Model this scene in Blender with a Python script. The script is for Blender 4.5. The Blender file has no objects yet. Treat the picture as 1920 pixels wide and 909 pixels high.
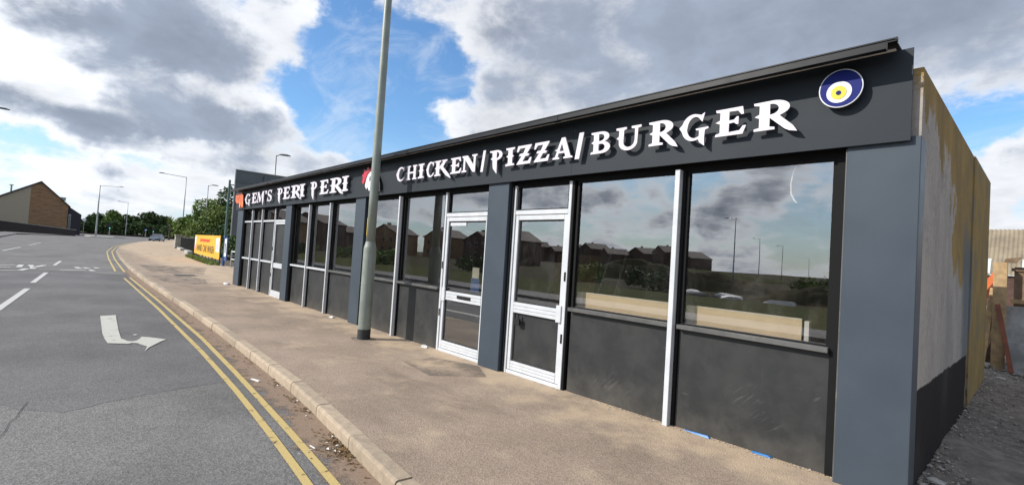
import bpy, bmesh, math, random
from mathutils import Vector, Matrix
random.seed(7)
S = bpy.context.scene
COL = S.collection

# ------------------------------------------------------------------ camera
cd = bpy.data.cameras.new('camera'); cam = bpy.data.objects.new('camera', cd); COL.objects.link(cam)
cd.sensor_width = 36.0; cd.lens = 17.127; cd.clip_start = 0.05; cd.clip_end = 3000
cam.matrix_world = Matrix(((0.6781, -0.0214, 0.7346, 0.0), (0.7321, -0.0674, -0.6778, -4.551),
                           (0.0640, 0.9975, -0.0301, 1.55), (0, 0, 0, 1)))
S.camera = cam

# ------------------------------------------------------------------ view
S.view_settings.view_transform = 'Standard'; S.view_settings.look = 'None'
S.view_settings.exposure = 0.14; S.view_settings.gamma = 1.0
S.view_settings.use_curve_mapping = False

# ------------------------------------------------------------------ sun
SUN = Vector((-0.62, -1.0, 0.76)).normalized()
sd = bpy.data.lights.new('sun', 'SUN'); sd.energy = 4.6; sd.angle = math.radians(0.5); sd.color = (1.0, 0.95, 0.87)
so = bpy.data.objects.new('sun', sd); COL.objects.link(so)
so.rotation_euler = SUN.to_track_quat('Z', 'Y').to_euler(); so.location = (-20, -20, 30)

# ------------------------------------------------------------------ node helper
class NT:
    def __init__(s, tree): s.t = tree; s.n = tree.nodes; s.l = tree.links
    def new(s, typ, **kw):
        n = s.n.new(typ)
        for k, v in kw.items(): setattr(n, k, v)
        return n
    def put(s, node, key, v):
        if v is None: return
        if hasattr(v, 'links') or isinstance(v, bpy.types.NodeSocket): s.l.new(v, node.inputs[key])
        else: node.inputs[key].default_value = v
    def math(s, op, a, b=None, c=None, clamp=False):
        n = s.new('ShaderNodeMath', operation=op, use_clamp=clamp)
        s.put(n, 0, a); s.put(n, 1, b); s.put(n, 2, c); return n.outputs[0]
    def vmath(s, op, a, b=None, out=0, scale=None):
        n = s.new('ShaderNodeVectorMath', operation=op)
        s.put(n, 0, a); s.put(n, 1, b)
        if scale is not None: s.put(n, 'Scale', scale)
        return n.outputs[out]
    def noise(s, vec, scale, detail=4, rough=0.5, dist=0.0, out=0):
        n = s.new('ShaderNodeTexNoise'); s.put(n, 'Vector', vec); s.put(n, 'Scale', scale); s.put(n, 'Detail', detail)
        s.put(n, 'Roughness', rough); s.put(n, 'Distortion', dist); return n.outputs[out]
    def ramp(s, v, a, b, lo=0.0, hi=1.0, smooth=True):
        n = s.new('ShaderNodeMapRange'); n.interpolation_type = 'SMOOTHSTEP' if smooth else 'LINEAR'
        s.put(n, 0, v); s.put(n, 1, a); s.put(n, 2, b); s.put(n, 3, lo); s.put(n, 4, hi); return n.outputs[0]
    def mix(s, f, a, b, mode='MIX'):
        n = s.new('ShaderNodeMix', data_type='RGBA', blend_type=mode)
        s.put(n, 0, f); s.put(n, 6, col(a)); s.put(n, 7, col(b)); return n.outputs[2]
    def sep(s, v):
        n = s.new('ShaderNodeSeparateXYZ'); s.put(n, 0, v); return n.outputs
    def comb(s, x, y, z):
        n = s.new('ShaderNodeCombineXYZ'); s.put(n, 0, x); s.put(n, 1, y); s.put(n, 2, z); return n.outputs[0]
def col(c):
    return (c[0], c[1], c[2], 1.0) if isinstance(c, tuple) and len(c) == 3 else c

# ------------------------------------------------------------------ world: Nishita sky with broken cumulus
W = bpy.data.worlds.new('World'); S.world = W; W.use_nodes = True
w = NT(W.node_tree); w.n.clear()
sky = w.new('ShaderNodeTexSky', sky_type='NISHITA'); sky.sun_disc = False
sky.sun_elevation = math.asin(SUN.z); sky.sun_rotation = math.atan2(SUN.x, SUN.y)
sky.air_density = 1.1; sky.dust_density = 0.6; sky.ozone_density = 1.6
dirv = w.vmath('NORMALIZE', w.new('ShaderNodeTexCoord').outputs['Generated'])
dx, dy, dz = w.sep(dirv)
az = w.math('ARCTAN2', dx, dy); el = w.math('ARCSINE', dz)
zz = w.math('ADD', w.math('MAXIMUM', dz, 0.0), 0.20)
plane = w.comb(w.math('DIVIDE', dx, zz), w.math('DIVIDE', dy, zz), 0.0)
warp = w.vmath('SUBTRACT', w.noise(dirv, 5.0, 6, 0.6, out=1), (0.5, 0.5, 0.5))
ae = w.vmath('ADD', w.comb(az, el, 0.0), w.vmath('MULTIPLY', warp, (0.26, 0.17, 0.0)))
# clouds and gaps seen in this sky: azimuth, elevation, half widths, weight
CLOUDS = [(-1.50,.315,.20,.075,.9),(-1.40,.285,.12,.06,.5),(-1.56,.20,.24,.045,.75),(-1.42,.175,.20,.045,.65),
 (-1.46,.085,.36,.05,.30),(-1.285,.375,.06,.07,.55),(-1.66,.28,.09,.12,.25),(-.43,.450,.46,.12,1.0),(-.122,.395,.26,.13,.9),
 (-.90,.465,.11,.06,.6),(-.91,.252,.12,.045,.6),(-.74,.31,.15,.07,.7),(-1.22,.135,.13,.035,.5),(-.020,.177,.045,.035,.75),
 (-.02,.10,.05,.025,.7),(-.58,.42,.36,.10,.45),(-1.63,.16,.09,.04,.5),(-1.33,.20,.07,.04,.4),
 (-1.16,.29,.12,.16,-1.1),(-1.05,.335,.10,.13,-1.0),(-1.195,.42,.06,.09,-.55),(-.965,.350,.08,.05,-.6),
 (-.080,.215,.06,.05,-1.1),(-.11,.14,.06,.05,-.6),(-1.07,.20,.12,.05,-.7),(-1.558,.115,.12,.018,-.40),(-1.30,.285,.05,.03,-.3)]
acc = None
for a, e, ra, re, amp in CLOUDS:
    v = w.vmath('MULTIPLY', w.vmath('SUBTRACT', ae, (a, e, 0)), (1 / ra, 1 / re, 0))
    t = w.ramp(w.vmath('LENGTH', v, out=1), 0.15, 1.55, amp, 0.0)
    acc = t if acc is None else w.math('ADD', acc, t)
nz = w.noise(plane, 1.35, 10, 0.60, 0.35)
sunoff = w.vmath('ADD', plane, (SUN.x * 0.16, SUN.y * 0.16, 0.0))
nz2 = w.noise(sunoff, 1.35, 10, 0.60, 0.35)
fine = w.noise(w.vmath('MULTIPLY', dirv, (1, 1, 1.7)), 8.0, 8, 0.58, 0.2)
dens = w.math('ADD', w.math('MULTIPLY', w.math('SUBTRACT', nz, 0.5), 2.2), w.math('MULTIPLY', w.math('SUBTRACT', fine, 0.5), 2.3))
dens = w.math('ADD', dens, w.math('ADD', w.math('MULTIPLY', acc, 0.72), 0.08))
mask = w.ramp(dens, -0.30, 0.30)
# brightly lit banks and patches
BRIGHT = [(-1.70,.30,.13,.18,.95),(-1.285,.375,.07,.08,.8),(-.92,.455,.10,.05,.8),(-.92,.25,.15,.05,.6),(-1.44,.08,.5,.045,.5),(-1.33,.225,.06,.035,.45),(-1.45,.262,.07,.02,.35),(-.03,.15,.08,.09,.8),(-1.62,.225,.10,.02,.5),(-1.40,.150,.12,.015,.4),(-.78,.28,.10,.05,.35)]
br = None
for a, e, ra, re, amp in BRIGHT:
    v = w.vmath('MULTIPLY', w.vmath('SUBTRACT', ae, (a, e, 0)), (1 / ra, 1 / re, 0))
    t = w.ramp(w.vmath('LENGTH', v, out=1), 0.1, 1.6, amp, 0.0); br = t if br is None else w.math('ADD', br, t)
core = w.ramp(w.math('SUBTRACT', dens, w.math('MULTIPLY', br, 0.75)), -0.02, 0.80)
core2 = w.ramp(dens, 0.55, 1.45, 1.0, 0.74)
lit = w.math('ADD', w.math('MULTIPLY', w.math('SUBTRACT', nz, nz2), 2.0), 0.92)
lit = w.math('ADD', lit, w.math('MULTIPLY', w.math('SUBTRACT', fine, 0.5), 0.75))
ccol = w.mix(core, (8.7, 8.9, 9.3), (4.0, 4.6, 5.7))
ccol = w.vmath('SCALE', ccol, scale=w.math('MULTIPLY', core2, w.ramp(lit, 0.3, 1.5, 0.70, 1.22, False)))
sdot = w.math('MAXIMUM', w.vmath('DOT_PRODUCT', dirv, tuple(SUN), out=1), 0.0)
ccol = w.vmath('SCALE', ccol, scale=w.math('ADD', 0.96, w.math('MULTIPLY', w.math('MULTIPLY', w.math('POWER', sdot, 3.0), 1.25), w.math('SUBTRACT', 1.0, w.math('MULTIPLY', core, 1.2)))))   # forward scattering towards the sun
wisp = w.noise(w.vmath('MULTIPLY', dirv, (1.2, 3.0, 4.0)), 3.0, 8, 0.62, 0.6)
hz = w.ramp(el, 0.0, 0.26, 0.60, 0.0)
skyc = w.vmath('MULTIPLY', sky.outputs[0], (1.0, 1.38, 1.72))
skyc = w.mix(w.ramp(wisp, 0.46, 0.75, 0.0, 0.45), skyc, (8.0, 8.6, 9.4))
skyc = w.mix(hz, skyc, (6.6, 7.5, 8.6))
final = w.mix(w.math('MULTIPLY', mask, 0.97), skyc, ccol)
final = w.mix(w.ramp(el, -0.02, 0.0), (1.2, 1.2, 1.1), final)
bg = w.new('ShaderNodeBackground'); w.put(bg, 0, final); w.put(bg, 1, 0.10)
w.l.new(bg.outputs[0], w.new('ShaderNodeOutputWorld').inputs[0])
W.cycles.sampling_method = 'MANUAL'; W.cycles.sample_map_resolution = 512

# ------------------------------------------------------------------ materials
MATS = {}
def principled(name):
    m = bpy.data.materials.new(name); m.use_nodes = True
    t = NT(m.node_tree); b = t.n['Principled BSDF']; MATS[name] = m
    return m, t, b
def simple(name, c, rough=0.6, metal=0.0, var=0.12, scale=6.0, bump=0.0, bscale=40.0, spec=None, dirt=None):
    m, t, b = principled(name)
    tc = t.new('ShaderNodeTexCoord').outputs['Object']
    n = t.noise(tc, scale, 6, 0.6)
    cc = t.mix(t.ramp(n, 0.3, 0.7), tuple(x * (1 - var) for x in c), tuple(min(1, x * (1 + var)) for x in c))
    if dirt:
        n2 = t.noise(tc, scale * 0.7, 8, 0.7)
        cc = t.mix(t.ramp(n2, 0.52, 0.75, 0, dirt[1]), cc, dirt[0])
    t.put(b, 'Base Color', cc); t.put(b, 'Roughness', t.ramp(n, 0.2, 0.8, max(0, rough - 0.08), min(1, rough + 0.08))); t.put(b, 'Metallic', metal)
    if spec is not None: t.put(b, 'Specular IOR Level', spec)
    if bump:
        bn = t.new('ShaderNodeBump'); t.put(bn, 'Strength', bump); t.put(bn, 'Distance', 0.01)
        t.put(bn, 'Height', t.noise(tc, bscale, 5, 0.6)); t.put(b, 'Normal', bn.outputs[0])
    return m
def tarmac(name, base, sand=None, speck=0.35, stain=0.25, sand_amt=0.0):
    m, t, b = principled(name)
    tc = t.new('ShaderNodeNewGeometry').outputs['Position']
    vor = t.new('ShaderNodeTexVoronoi'); t.put(vor, 'Vector', tc); t.put(vor, 'Scale', 75.0)
    grain = t.sep(vor.outputs['Color'])[0]
    g2 = t.noise(tc, 190.0, 2, 0.6)
    big = t.noise(tc, 0.55, 7, 0.62); mid = t.noise(tc, 3.2, 7, 0.65)
    stretch = t.noise(t.vmath('MULTIPLY', tc, (0.16, 1.5, 1.0)), 1.2, 5, 0.6)
    c = t.mix(t.ramp(big, 0.32, 0.68), tuple(x * (1 - stain) for x in base), tuple(x * (1 + stain) for x in base))
    c = t.mix(t.ramp(mid, 0.45, 0.8, 0, 0.35), c, tuple(x * 0.66 for x in base))
    c = t.mix(t.ramp(stretch, 0.45, 0.75, 0, 0.4), c, tuple(x * 1.22 for x in base))
    k = t.math('ADD', t.math('MULTIPLY', grain, speck), t.math('MULTIPLY', g2, speck * 1.2))
    k = t.math('ADD', k, 1.0 - speck * 1.1)
    c = t.vmath('SCALE', c, scale=k)
    if sand:
        st = t.noise(t.vmath('MULTIPLY', tc, (.6, 1.6, 1)), 1.1, 8, .7, .6)
        c = t.mix(t.ramp(st, .50, .70, 0, .50), c, tuple(q * .55 for q in base))
        gum = t.new('ShaderNodeTexVoronoi'); t.put(gum, 'Vector', tc); t.put(gum, 'Scale', 2.6)
        c = t.mix(t.ramp(gum.outputs['Distance'], .045, .06, .45, 0), c, tuple(q * .45 for q in base))
        sx, sy, sz = t.sep(tc)
        near = t.ramp(sy, -1.3, -0.02, 0.0, 0.24)
        s = t.ramp(t.math('ADD', t.noise(tc, 1.5, 8, 0.65), near), 0.52, 0.80, 0, sand_amt)
        c = t.mix(s, c, sand)
    t.put(b, 'Base Color', c); t.put(b, 'Roughness', 0.88); t.put(b, 'Specular IOR Level', 0.35)
    bn = t.new('ShaderNodeBump'); t.put(bn, 'Strength', 0.55); t.put(bn, 'Distance', 0.006)
    t.put(bn, 'Height', t.math('ADD', vor.outputs['Distance'], t.math('MULTIPLY', mid, 0.6))); t.put(b, 'Normal', bn.outputs[0])
    return m
def paint(name, c, wear=0.5, scale=5.0):
    """worn road paint: flakes away along its own ragged patches"""
    m, t, b = principled(name)
    tc = t.new('ShaderNodeNewGeometry').outputs['Position']
    n = t.noise(tc, scale, 9, 0.7); n2 = t.noise(tc, 90, 3, 0.6)
    t.put(b, 'Base Color', t.mix(t.ramp(n2, 0.3, 0.75), c, tuple(x * 0.72 for x in c))); t.put(b, 'Roughness', 0.7)
    a = t.ramp(t.math('ADD', n, t.math('MULTIPLY', n2, 0.22)), wear - 0.05, wear + 0.06)
    t.put(b, 'Alpha', a)
    return m

M = {}
M['road'] = tarmac('asphalt', (.140, .134, .128), stain=0.19, speck=0.58)
M['patch'] = tarmac('asphalt_resurfaced', (.116, .112, .110), stain=0.18, speck=0.5)
M['pave'] = tarmac('pavement_tarmac', (.275, .212, .160), sand=(.46, .35, .24), stain=0.16, speck=0.36, sand_amt=0.85)
M['pavepatch'] = tarmac('pavement_repair', (.150, .128, .108), stain=0.2)
t_ = NT(M['pavepatch'].node_tree); b__ = t_.n['Principled BSDF']; tc_ = t_.new('ShaderNodeNewGeometry').outputs['Position']
t_.put(b__, 'Alpha', t_.ramp(t_.math('ADD', t_.noise(tc_, 2.2, 8, .65), t_.math('MULTIPLY', t_.noise(tc_, 60, 3, .6), .2)), .48, .74, 0, .5))
M['silt'] = None
M['kerb'] = simple('kerb_concrete', (.36, .285, .205), .85, var=.16, scale=9, bump=.35, bscale=120, dirt=((.20, .165, .12), .6))
t_ = NT(M['kerb'].node_tree); b__ = t_.n['Principled BSDF']; src = b__.inputs['Base Color'].links[0].from_socket
rnd = t_.new('ShaderNodeObjectInfo').outputs['Random']
t_.put(b__, 'Base Color', t_.vmath('SCALE', src, scale=t_.math('ADD', .80, t_.math('MULTIPLY', rnd, .32))))
M['white_line'] = paint('road_white', (.52, .51, .48), .45, 9)
M['white_worn'] = paint('road_white_worn', (.58, .575, .54), .50, 9)
M['arrow'] = paint('road_arrow_white', (.50, .485, .43), .47, 5)
M['yellow'] = paint('road_yellow', (.52, .39, .15), .475, 9)
M['anth'] = simple('anthracite_panel', (.046, .060, .077), .45, var=.05, scale=2.2, dirt=((.09, .095, .10), .06), spec=.3)
M['fasciaM'] = simple('fascia_anthracite', (.021, .0265, .033), .55, var=.05, scale=1.5, spec=.22)
M['gutterM'] = simple('gutter_black', (.006, .0065, .008), .42, spec=.25)
M['trim'] = simple('fascia_trim', (.80, .77, .72), .45)
M['frame'] = simple('window_frame_dark', (.008, .0082, .0085), .7, spec=.15)
M['alu'] = simple('white_aluminium', (.53, .545, .565), .38, var=.05, dirt=((.42, .40, .37), .4))
M['sillM'] = simple('sill_grey', (.085, .085, .082), .45, dirt=((.28, .25, .21), .5))
M['black'] = simple('black_plastic', (.012, .012, .013), .4)
M['letter'] = simple('letter_white', (.66, .61, .67), .35, var=.02)
M['letter_side'] = M['letter']
def riser_mat():
    m, t, b = principled('stall_riser_board')
    tc = t.new('ShaderNodeNewGeometry').outputs['Position']
    x, y, z = t.sep(tc)
    n = t.noise(tc, 3.0, 9, 0.68); n2 = t.noise(t.vmath('MULTIPLY', tc, (14, 14, 1.2)), 1.4, 6, 0.6); n3 = t.noise(tc, 40, 4, .6)
    c = t.mix(t.ramp(n, .35, .7), (.027, .0285, .029), (.035, .036, .0355))
    c = t.mix(t.ramp(n2, .58, .8, 0, .4), c, (.055, .053, .048))
    dust = t.ramp(t.math('ADD', t.math('MULTIPLY', z, -1.5), t.math('MULTIPLY', n, 1.0)), -.02, .75, 0, .34)
    c = t.mix(dust, c, (.14, .122, .10))
    wv = t.noise(t.vmath('MULTIPLY', tc, (2.2, 1, 5.5)), 1.1, 3, .5, 1.6)
    c = t.mix(t.ramp(wv, .70, .76, 0, .22), c, (.13, .13, .125))
    for sx_, sz_, rx_, rz_ in ((-1.78,.47,.26,.16),(-1.55,.28,.20,.12),(-1.18,.55,.05,.35),(-3.2,.22,.4,.10),(-7.1,.3,.15,.25)):
        dd = t.vmath('LENGTH', t.vmath('MULTIPLY', t.vmath('SUBTRACT', tc, (sx_, 0, sz_)), (1 / rx_, 0, 1 / rz_)), out=1)
        rot = t.new('ShaderNodeVectorRotate', rotation_type='Y_AXIS'); t.put(rot, 'Vector', tc); t.put(rot, 'Angle', .75)
        sc = t.noise(t.vmath('MULTIPLY', rot.outputs[0], (3.0, 1, 26)), 1.6, 4, .6, .8)
        c = t.mix(t.math('MULTIPLY', t.ramp(sc, .52, .66), t.ramp(dd, .1, 1.0, .17, 0)), c, (.22, .215, .20))
    t.put(b, 'Base Color', c); t.put(b, 'Roughness', t.ramp(n, .3, .7, .36, .62)); t.put(b, 'Specular IOR Level', .28)
    return m
M['riser'] = riser_mat()
def glass_mat(name, dirt=0.25, tint=(.90, .885, .86), ior=3.3):
    m, t, b = principled(name); t.n.remove(b)
    out = t.n['Material Output']
    tc = t.new('ShaderNodeNewGeometry').outputs['Position']
    fr = t.new('ShaderNodeFresnel'); t.put(fr, 'IOR', ior)
    tr = t.new('ShaderNodeBsdfTransparent'); t.put(tr, 0, col(tint))
    gl = t.new('ShaderNodeBsdfGlossy'); t.put(gl, 'Color', (.97, .98, 1, 1)); t.put(gl, 'Roughness', 0.004)
    bn = t.new('ShaderNodeBump'); t.put(bn, 'Strength', .02); t.put(bn, 'Distance', .02); t.put(bn, 'Height', t.noise(tc, 1.3, 2, .5)); t.put(gl, 'Normal', bn.outputs[0])
    bk = t.new('ShaderNodeNewGeometry').outputs['Backfacing']
    m1 = t.new('ShaderNodeMixShader'); t.put(m1, 0, t.math('MULTIPLY', fr.outputs[0], t.math('SUBTRACT', 1.0, bk))); t.l.new(tr.outputs[0], m1.inputs[1]); t.l.new(gl.outputs[0], m1.inputs[2])
    df = t.new('ShaderNodeBsdfDiffuse'); t.put(df, 0, (.46, .45, .42, 1))
    smear = t.noise(t.vmath('MULTIPLY', tc, (1.0, 1.0, .45)), 3.2, 9, .72, 1.0)
    spots = t.noise(tc, 38, 4, .7); streak = t.noise(t.vmath('MULTIPLY', tc, (26, 26, 1.1)), 1.3, 5, .6)
    f = t.math('MULTIPLY', t.ramp(smear, .46, .78), dirt)
    f = t.math('ADD', f, t.math('MULTIPLY', t.math('MULTIPLY', t.ramp(spots, .66, .74), t.ramp(smear, .5, .62)), dirt * 1.6))
    f = t.math('ADD', f, t.math('MULTIPLY', t.math('MULTIPLY', t.ramp(streak, .62, .8), t.ramp(smear, .42, .66)), dirt * .9))
    f = t.math('MULTIPLY', t.math('ADD', f, .004, clamp=True), t.math('SUBTRACT', 1.0, bk))
    m2 = t.new('ShaderNodeMixShader'); t.put(m2, 0, f); t.l.new(m1.outputs[0], m2.inputs[1]); t.l.new(df.outputs[0], m2.inputs[2])
    t.l.new(m2.outputs[0], out.inputs[0])
    return m
M['glass'] = glass_mat('shop_glass', .035)
M['glass_dirty'] = glass_mat('shop_glass_dusty', .055)
M['darkglass'] = simple('dark_window_glass', (.02, .024, .03), .06, spec=.9)
def side_wall_mat():
    m, t, b = principled('painted_render')
    tc = t.new('ShaderNodeNewGeometry').outputs['Position']
    x, y, z = t.sep(tc)
    n = t.noise(tc, 1.7, 8, .65); drip = t.noise(t.vmath('MULTIPLY', tc, (1.5, 1.5, .6)), 1.0, 9, .70); f = t.noise(tc, 22, 6, .65)
    wn = t.math('SUBTRACT', n, .5); dn = t.math('SUBTRACT', drip, .5)
    white = t.mix(t.ramp(drip, .4, .7), (.40, .355, .315), (.29, .26, .235))
    white = t.mix(t.ramp(t.math('ADD', t.math('MULTIPLY', f, .5), t.math('MULTIPLY', n, .5)), .47, .62, 0, .6), white, (.22, .20, .18))
    och = t.mix(t.ramp(n, .35, .7), (.33, .22, .08), (.22, .155, .07))
    och = t.mix(t.ramp(drip, .48, .72, 0, .7), och, (.19, .14, .07))
    och = t.mix(t.ramp(f, .58, .75, 0, .35), och, (.33, .30, .25))
    # ochre band along the top, wider towards the back
    edge = t.math('SUBTRACT', 2.92, t.math('MULTIPLY', y, .27))
    a = t.math('ADD', t.math('SUBTRACT', z, edge), t.math('ADD', t.math('ADD', t.math('MULTIPLY', wn, 1.5), t.math('MULTIPLY', t.math('SUBTRACT', f, .5), .35)), t.math('MULTIPLY', dn, 1.3)))
    c = t.mix(t.ramp(a, -.06, .09), white, och)
    bl = t.vmath('LENGTH', t.vmath('MULTIPLY', t.vmath('SUBTRACT', tc, (0, 3.0, 2.05)), (0, 1 / 1.1, 1 / .5)), out=1)
    c = t.mix(t.ramp(t.math('ADD', bl, t.math('ADD', t.math('MULTIPLY', wn, 2.2), t.math('MULTIPLY', dn, 1.0))), 1.0, .85), c, och)
    # blue grey stain before the pier
    bm_ = t.math('MULTIPLY', t.ramp(t.math('ADD', y, t.math('MULTIPLY', dn, 2.0)), 2.7, 3.3), t.ramp(t.math('ADD', z, t.math('MULTIPLY', wn, 1.2)), 2.4, 1.9))
    c = t.mix(t.math('MULTIPLY', bm_, .85), c, (.125, .14, .145))
    # dark painted plinth
    pl = t.ramp(t.math('ADD', z, t.math('ADD', t.math('MULTIPLY', wn, .10), t.math('MULTIPLY', y, .015))), .775, .755)
    dark = t.mix(t.ramp(drip, .5, .8), (.026, .022, .021), (.055, .049, .047))
    c = t.mix(pl, c, dark)
    # ochre rear pier
    c = t.mix(t.ramp(t.math('ADD', y, t.math('ADD', t.math('MULTIPLY', dn, 2.2), t.math('MULTIPLY', wn, 1.2))), 3.7, 4.0), c, t.mix(t.ramp(n, .5, .68, 0, .6), och, (.21, .185, .15)))
    t.put(b, 'Base Color', c); t.put(b, 'Roughness', .9); t.put(b, 'Specular IOR Level', .08)
    bn = t.new('ShaderNodeBump'); t.put(bn, 'Strength', .7); t.put(bn, 'Distance', .02); t.put(bn, 'Height', t.math('ADD', n, t.math('MULTIPLY', f, .35))); t.put(b, 'Normal', bn.outputs[0])
    return m
M['sidewall'] = side_wall_mat()
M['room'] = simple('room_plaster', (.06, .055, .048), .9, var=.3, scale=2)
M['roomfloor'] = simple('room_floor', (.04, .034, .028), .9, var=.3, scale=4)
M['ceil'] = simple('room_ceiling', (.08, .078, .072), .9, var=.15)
M['roof'] = simple('felt_roof', (.06, .06, .062), .9)
M['cream'] = simple('cream_board', (.78, .64, .45), .55, var=.04)
M['creamside'] = simple('cream_board_edge', (.80, .76, .68), .5, var=.04)
M['wood'] = simple('raw_timber', (.40, .27, .14), .8, var=.25, scale=10, dirt=((.22, .15, .09), .6))
M['wood_old'] = simple('weathered_timber', (.16, .105, .065), .85, var=.3, scale=8)
M['wood_red'] = simple('red_brown_timber', (.20, .065, .035), .8, var=.25, scale=8)
M['orange_pl'] = simple('orange_plastic', (.55, .13, .03), .5)
M['blue_pl'] = simple('blue_plastic', (.02, .15, .40), .45, var=.1)
M['galv'] = simple('galvanised_steel', (.30, .32, .31), .48, metal=.35, var=.14, scale=3, dirt=((.20, .20, .17), .5))
M['postgreen'] = simple('post_paint', (.225, .25, .215), .42, var=.16, scale=2.5, bump=.1, bscale=30, dirt=((.13, .14, .115), .6))
M['postdark'] = simple('post_base_bitumen', (.022, .023, .024), .7, var=.4, scale=20)
M['stickery'] = simple('yellow_sticker', (.62, .42, .03), .5)
M['slab'] = simple('grey_board', (.26, .255, .245), .9, var=.35, scale=3, bump=.4, bscale=30)
M['concrete'] = simple('old_concrete', (.33, .32, .29), .9, var=.2, scale=3, bump=.3, bscale=30)
M['stone'] = simple('rubble_stone', (.24, .21, .175), .95, var=.45, scale=14)
M['stone_pale'] = simple('pale_rubble', (.36, .34, .31), .95, var=.2, scale=14)
M['yard'] = simple('yard_hardcore', (.17, .145, .12), .95, var=.35, scale=7, bump=1.0, bscale=60, dirt=((.17, .15, .125), .6))
M['soil'] = simple('rough_ground', (.055, .05, .028), .95, var=.4, scale=.35, dirt=((.085, .055, .036), .8), spec=.02)
M['grass'] = simple('verge_grass', (.060, .066, .022), .95, var=.35, scale=.8, dirt=((.09, .08, .04), .6), spec=.02)
M['leaf1'] = simple('leaves_mid', (.135, .195, .05), .7, var=.45, scale=.6, spec=.12)
M['leaf2'] = simple('leaves_dark', (.058, .092, .032), .7, var=.45, scale=.5, spec=.12)
M['leaf3'] = simple('leaves_light', (.150, .20, .06), .7, var=.35, scale=.8, spec=.12)
M['bark'] = simple('bark', (.07, .055, .04), .9)
M['deadleaf'] = simple('dead_leaves', (.16, .095, .035), .8, var=.5, scale=60)
M['litter'] = simple('pale_litter', (.62, .61, .58), .6, var=.15)
M['white'] = simple('white_plain', (.76, .76, .76), .5, var=.04)
M['banner'] = simple('banner_yellow', (.78, .40, .02), .45, var=.05, scale=2)
M['banred'] = simple('banner_red', (.62, .06, .02), .5)
M['banblk'] = simple('banner_black', (.035, .025, .012), .5)
M['banpink'] = simple('banner_pink', (.70, .45, .55), .5)
M['signblue'] = simple('sign_blue_frame', (.03, .075, .22), .45)
M['signback'] = simple('sign_back_grey', (.085, .10, .11), .5, metal=.2, var=.1, scale=1.5)
M['teal'] = simple('teal_pole', (.075, .14, .135), .45)
M['carblue'] = simple('car_paint_blue', (.035, .06, .10), .22, var=.03, spec=.7)
M['carwhite'] = simple('car_paint_white', (.72, .74, .80), .25, var=.03)
M['tyre'] = simple('tyre', (.014, .014, .015), .85)
M['chrome'] = simple('wheel_alloy', (.45, .46, .47), .3, metal=.8)
M['lampglass'] = simple('headlamp', (.75, .78, .8), .15)
M['eye_navy'] = simple('emblem_navy', (.006, .013, .14), .5, var=.02, spec=.15)
M['eye_white'] = simple('emblem_white', (.66, .66, .70), .35, var=.02)
M['eye_yellow'] = simple('emblem_yellow', (.62, .50, .01), .4, var=.02)
M['logo_orange'] = simple('emblem_orange', (.72, .13, .025), .45, var=.06)
M['logo_dark'] = simple('emblem_dark', (.04, .01, .006), .5)
M['logo_peach'] = simple('emblem_peach', (.78, .36, .16), .45)
M['comb_red'] = simple('emblem_red', (.52, .015, .035), .4)
M['logo_grey'] = simple('emblem_grey', (.16, .20, .22), .4)
M['beige_clad'] = simple('beige_cladding', (.36, .305, .225), .8, var=.05)
M['navy_clad'] = simple('dark_cladding', (.022, .018, .028), .7)
M['darkwall'] = simple('dark_brick_wall', (.04, .032, .031), .9, var=.2)
M['tileroof'] = simple('roof_tile', (.085, .06, .05), .85, var=.2, scale=2)
M['brickred'] = None
M['skin'] = simple('skin', (.42, .26, .19), .6)
M['shirt'] = simple('pale_shirt', (.55, .54, .55), .8)
M['dark_cloth'] = simple('dark_cloth', (.03, .03, .04), .85)
M['paper'] = simple('notice_paper', (.40, .41, .36), .7)
M['rubber'] = simple('rubber_black', (.02, .02, .02), .8)
M['corr'] = simple('asbestos_cement', (.215, .175, .12), .92, var=.25, scale=.5, dirt=((.17, .145, .11), .8))
M['rooflight'] = simple('rooflight_panel', (.50, .52, .50), .5)
def emis(name, c, s):
    m, t, b = principled(name); t.put(b, 'Base Color', col(c)); t.put(b, 'Emission Color', col(c)); t.put(b, 'Emission Strength', s); return m
M['green_light'] = emis('signal_green', (.05, .9, .5), 1.2)
def brick(name, a, b_, mortar, sx):
    m, t, b = principled(name)
    tc = t.new('ShaderNodeTexCoord').outputs['Object']
    x, y, z = t.sep(tc)
    v = t.comb(t.math('ADD', x, y), z, 0.0)
    br = t.new('ShaderNodeTexBrick'); t.put(br, 'Vector', v); t.put(br, 'Scale', sx); t.put(br, 'Color1', col(a)); t.put(br, 'Color2', col(b_)); t.put(br, 'Mortar', col(mortar))
    t.put(br, 'Mortar Size', .012); t.put(br, 'Bias', 0.0)
    n = t.noise(t.vmath('MULTIPLY', tc, (.5, .5, 3.0)), 1.2, 6, .65)
    t.put(b, 'Base Color', t.mix(t.ramp(n, .38, .66, 0, .85), br.outputs[0], tuple(q * .5 for q in a))); t.put(b, 'Roughness', .9)
    return m
M['brick_buff'] = brick('buff_brick', (.33, .19, .095), (.26, .145, .075), (.30, .24, .17), 4.0)
M['brickred'] = brick('red_brick', (.105, .052, .038), (.085, .045, .033), (.12, .10, .085), 4.0)
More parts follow.
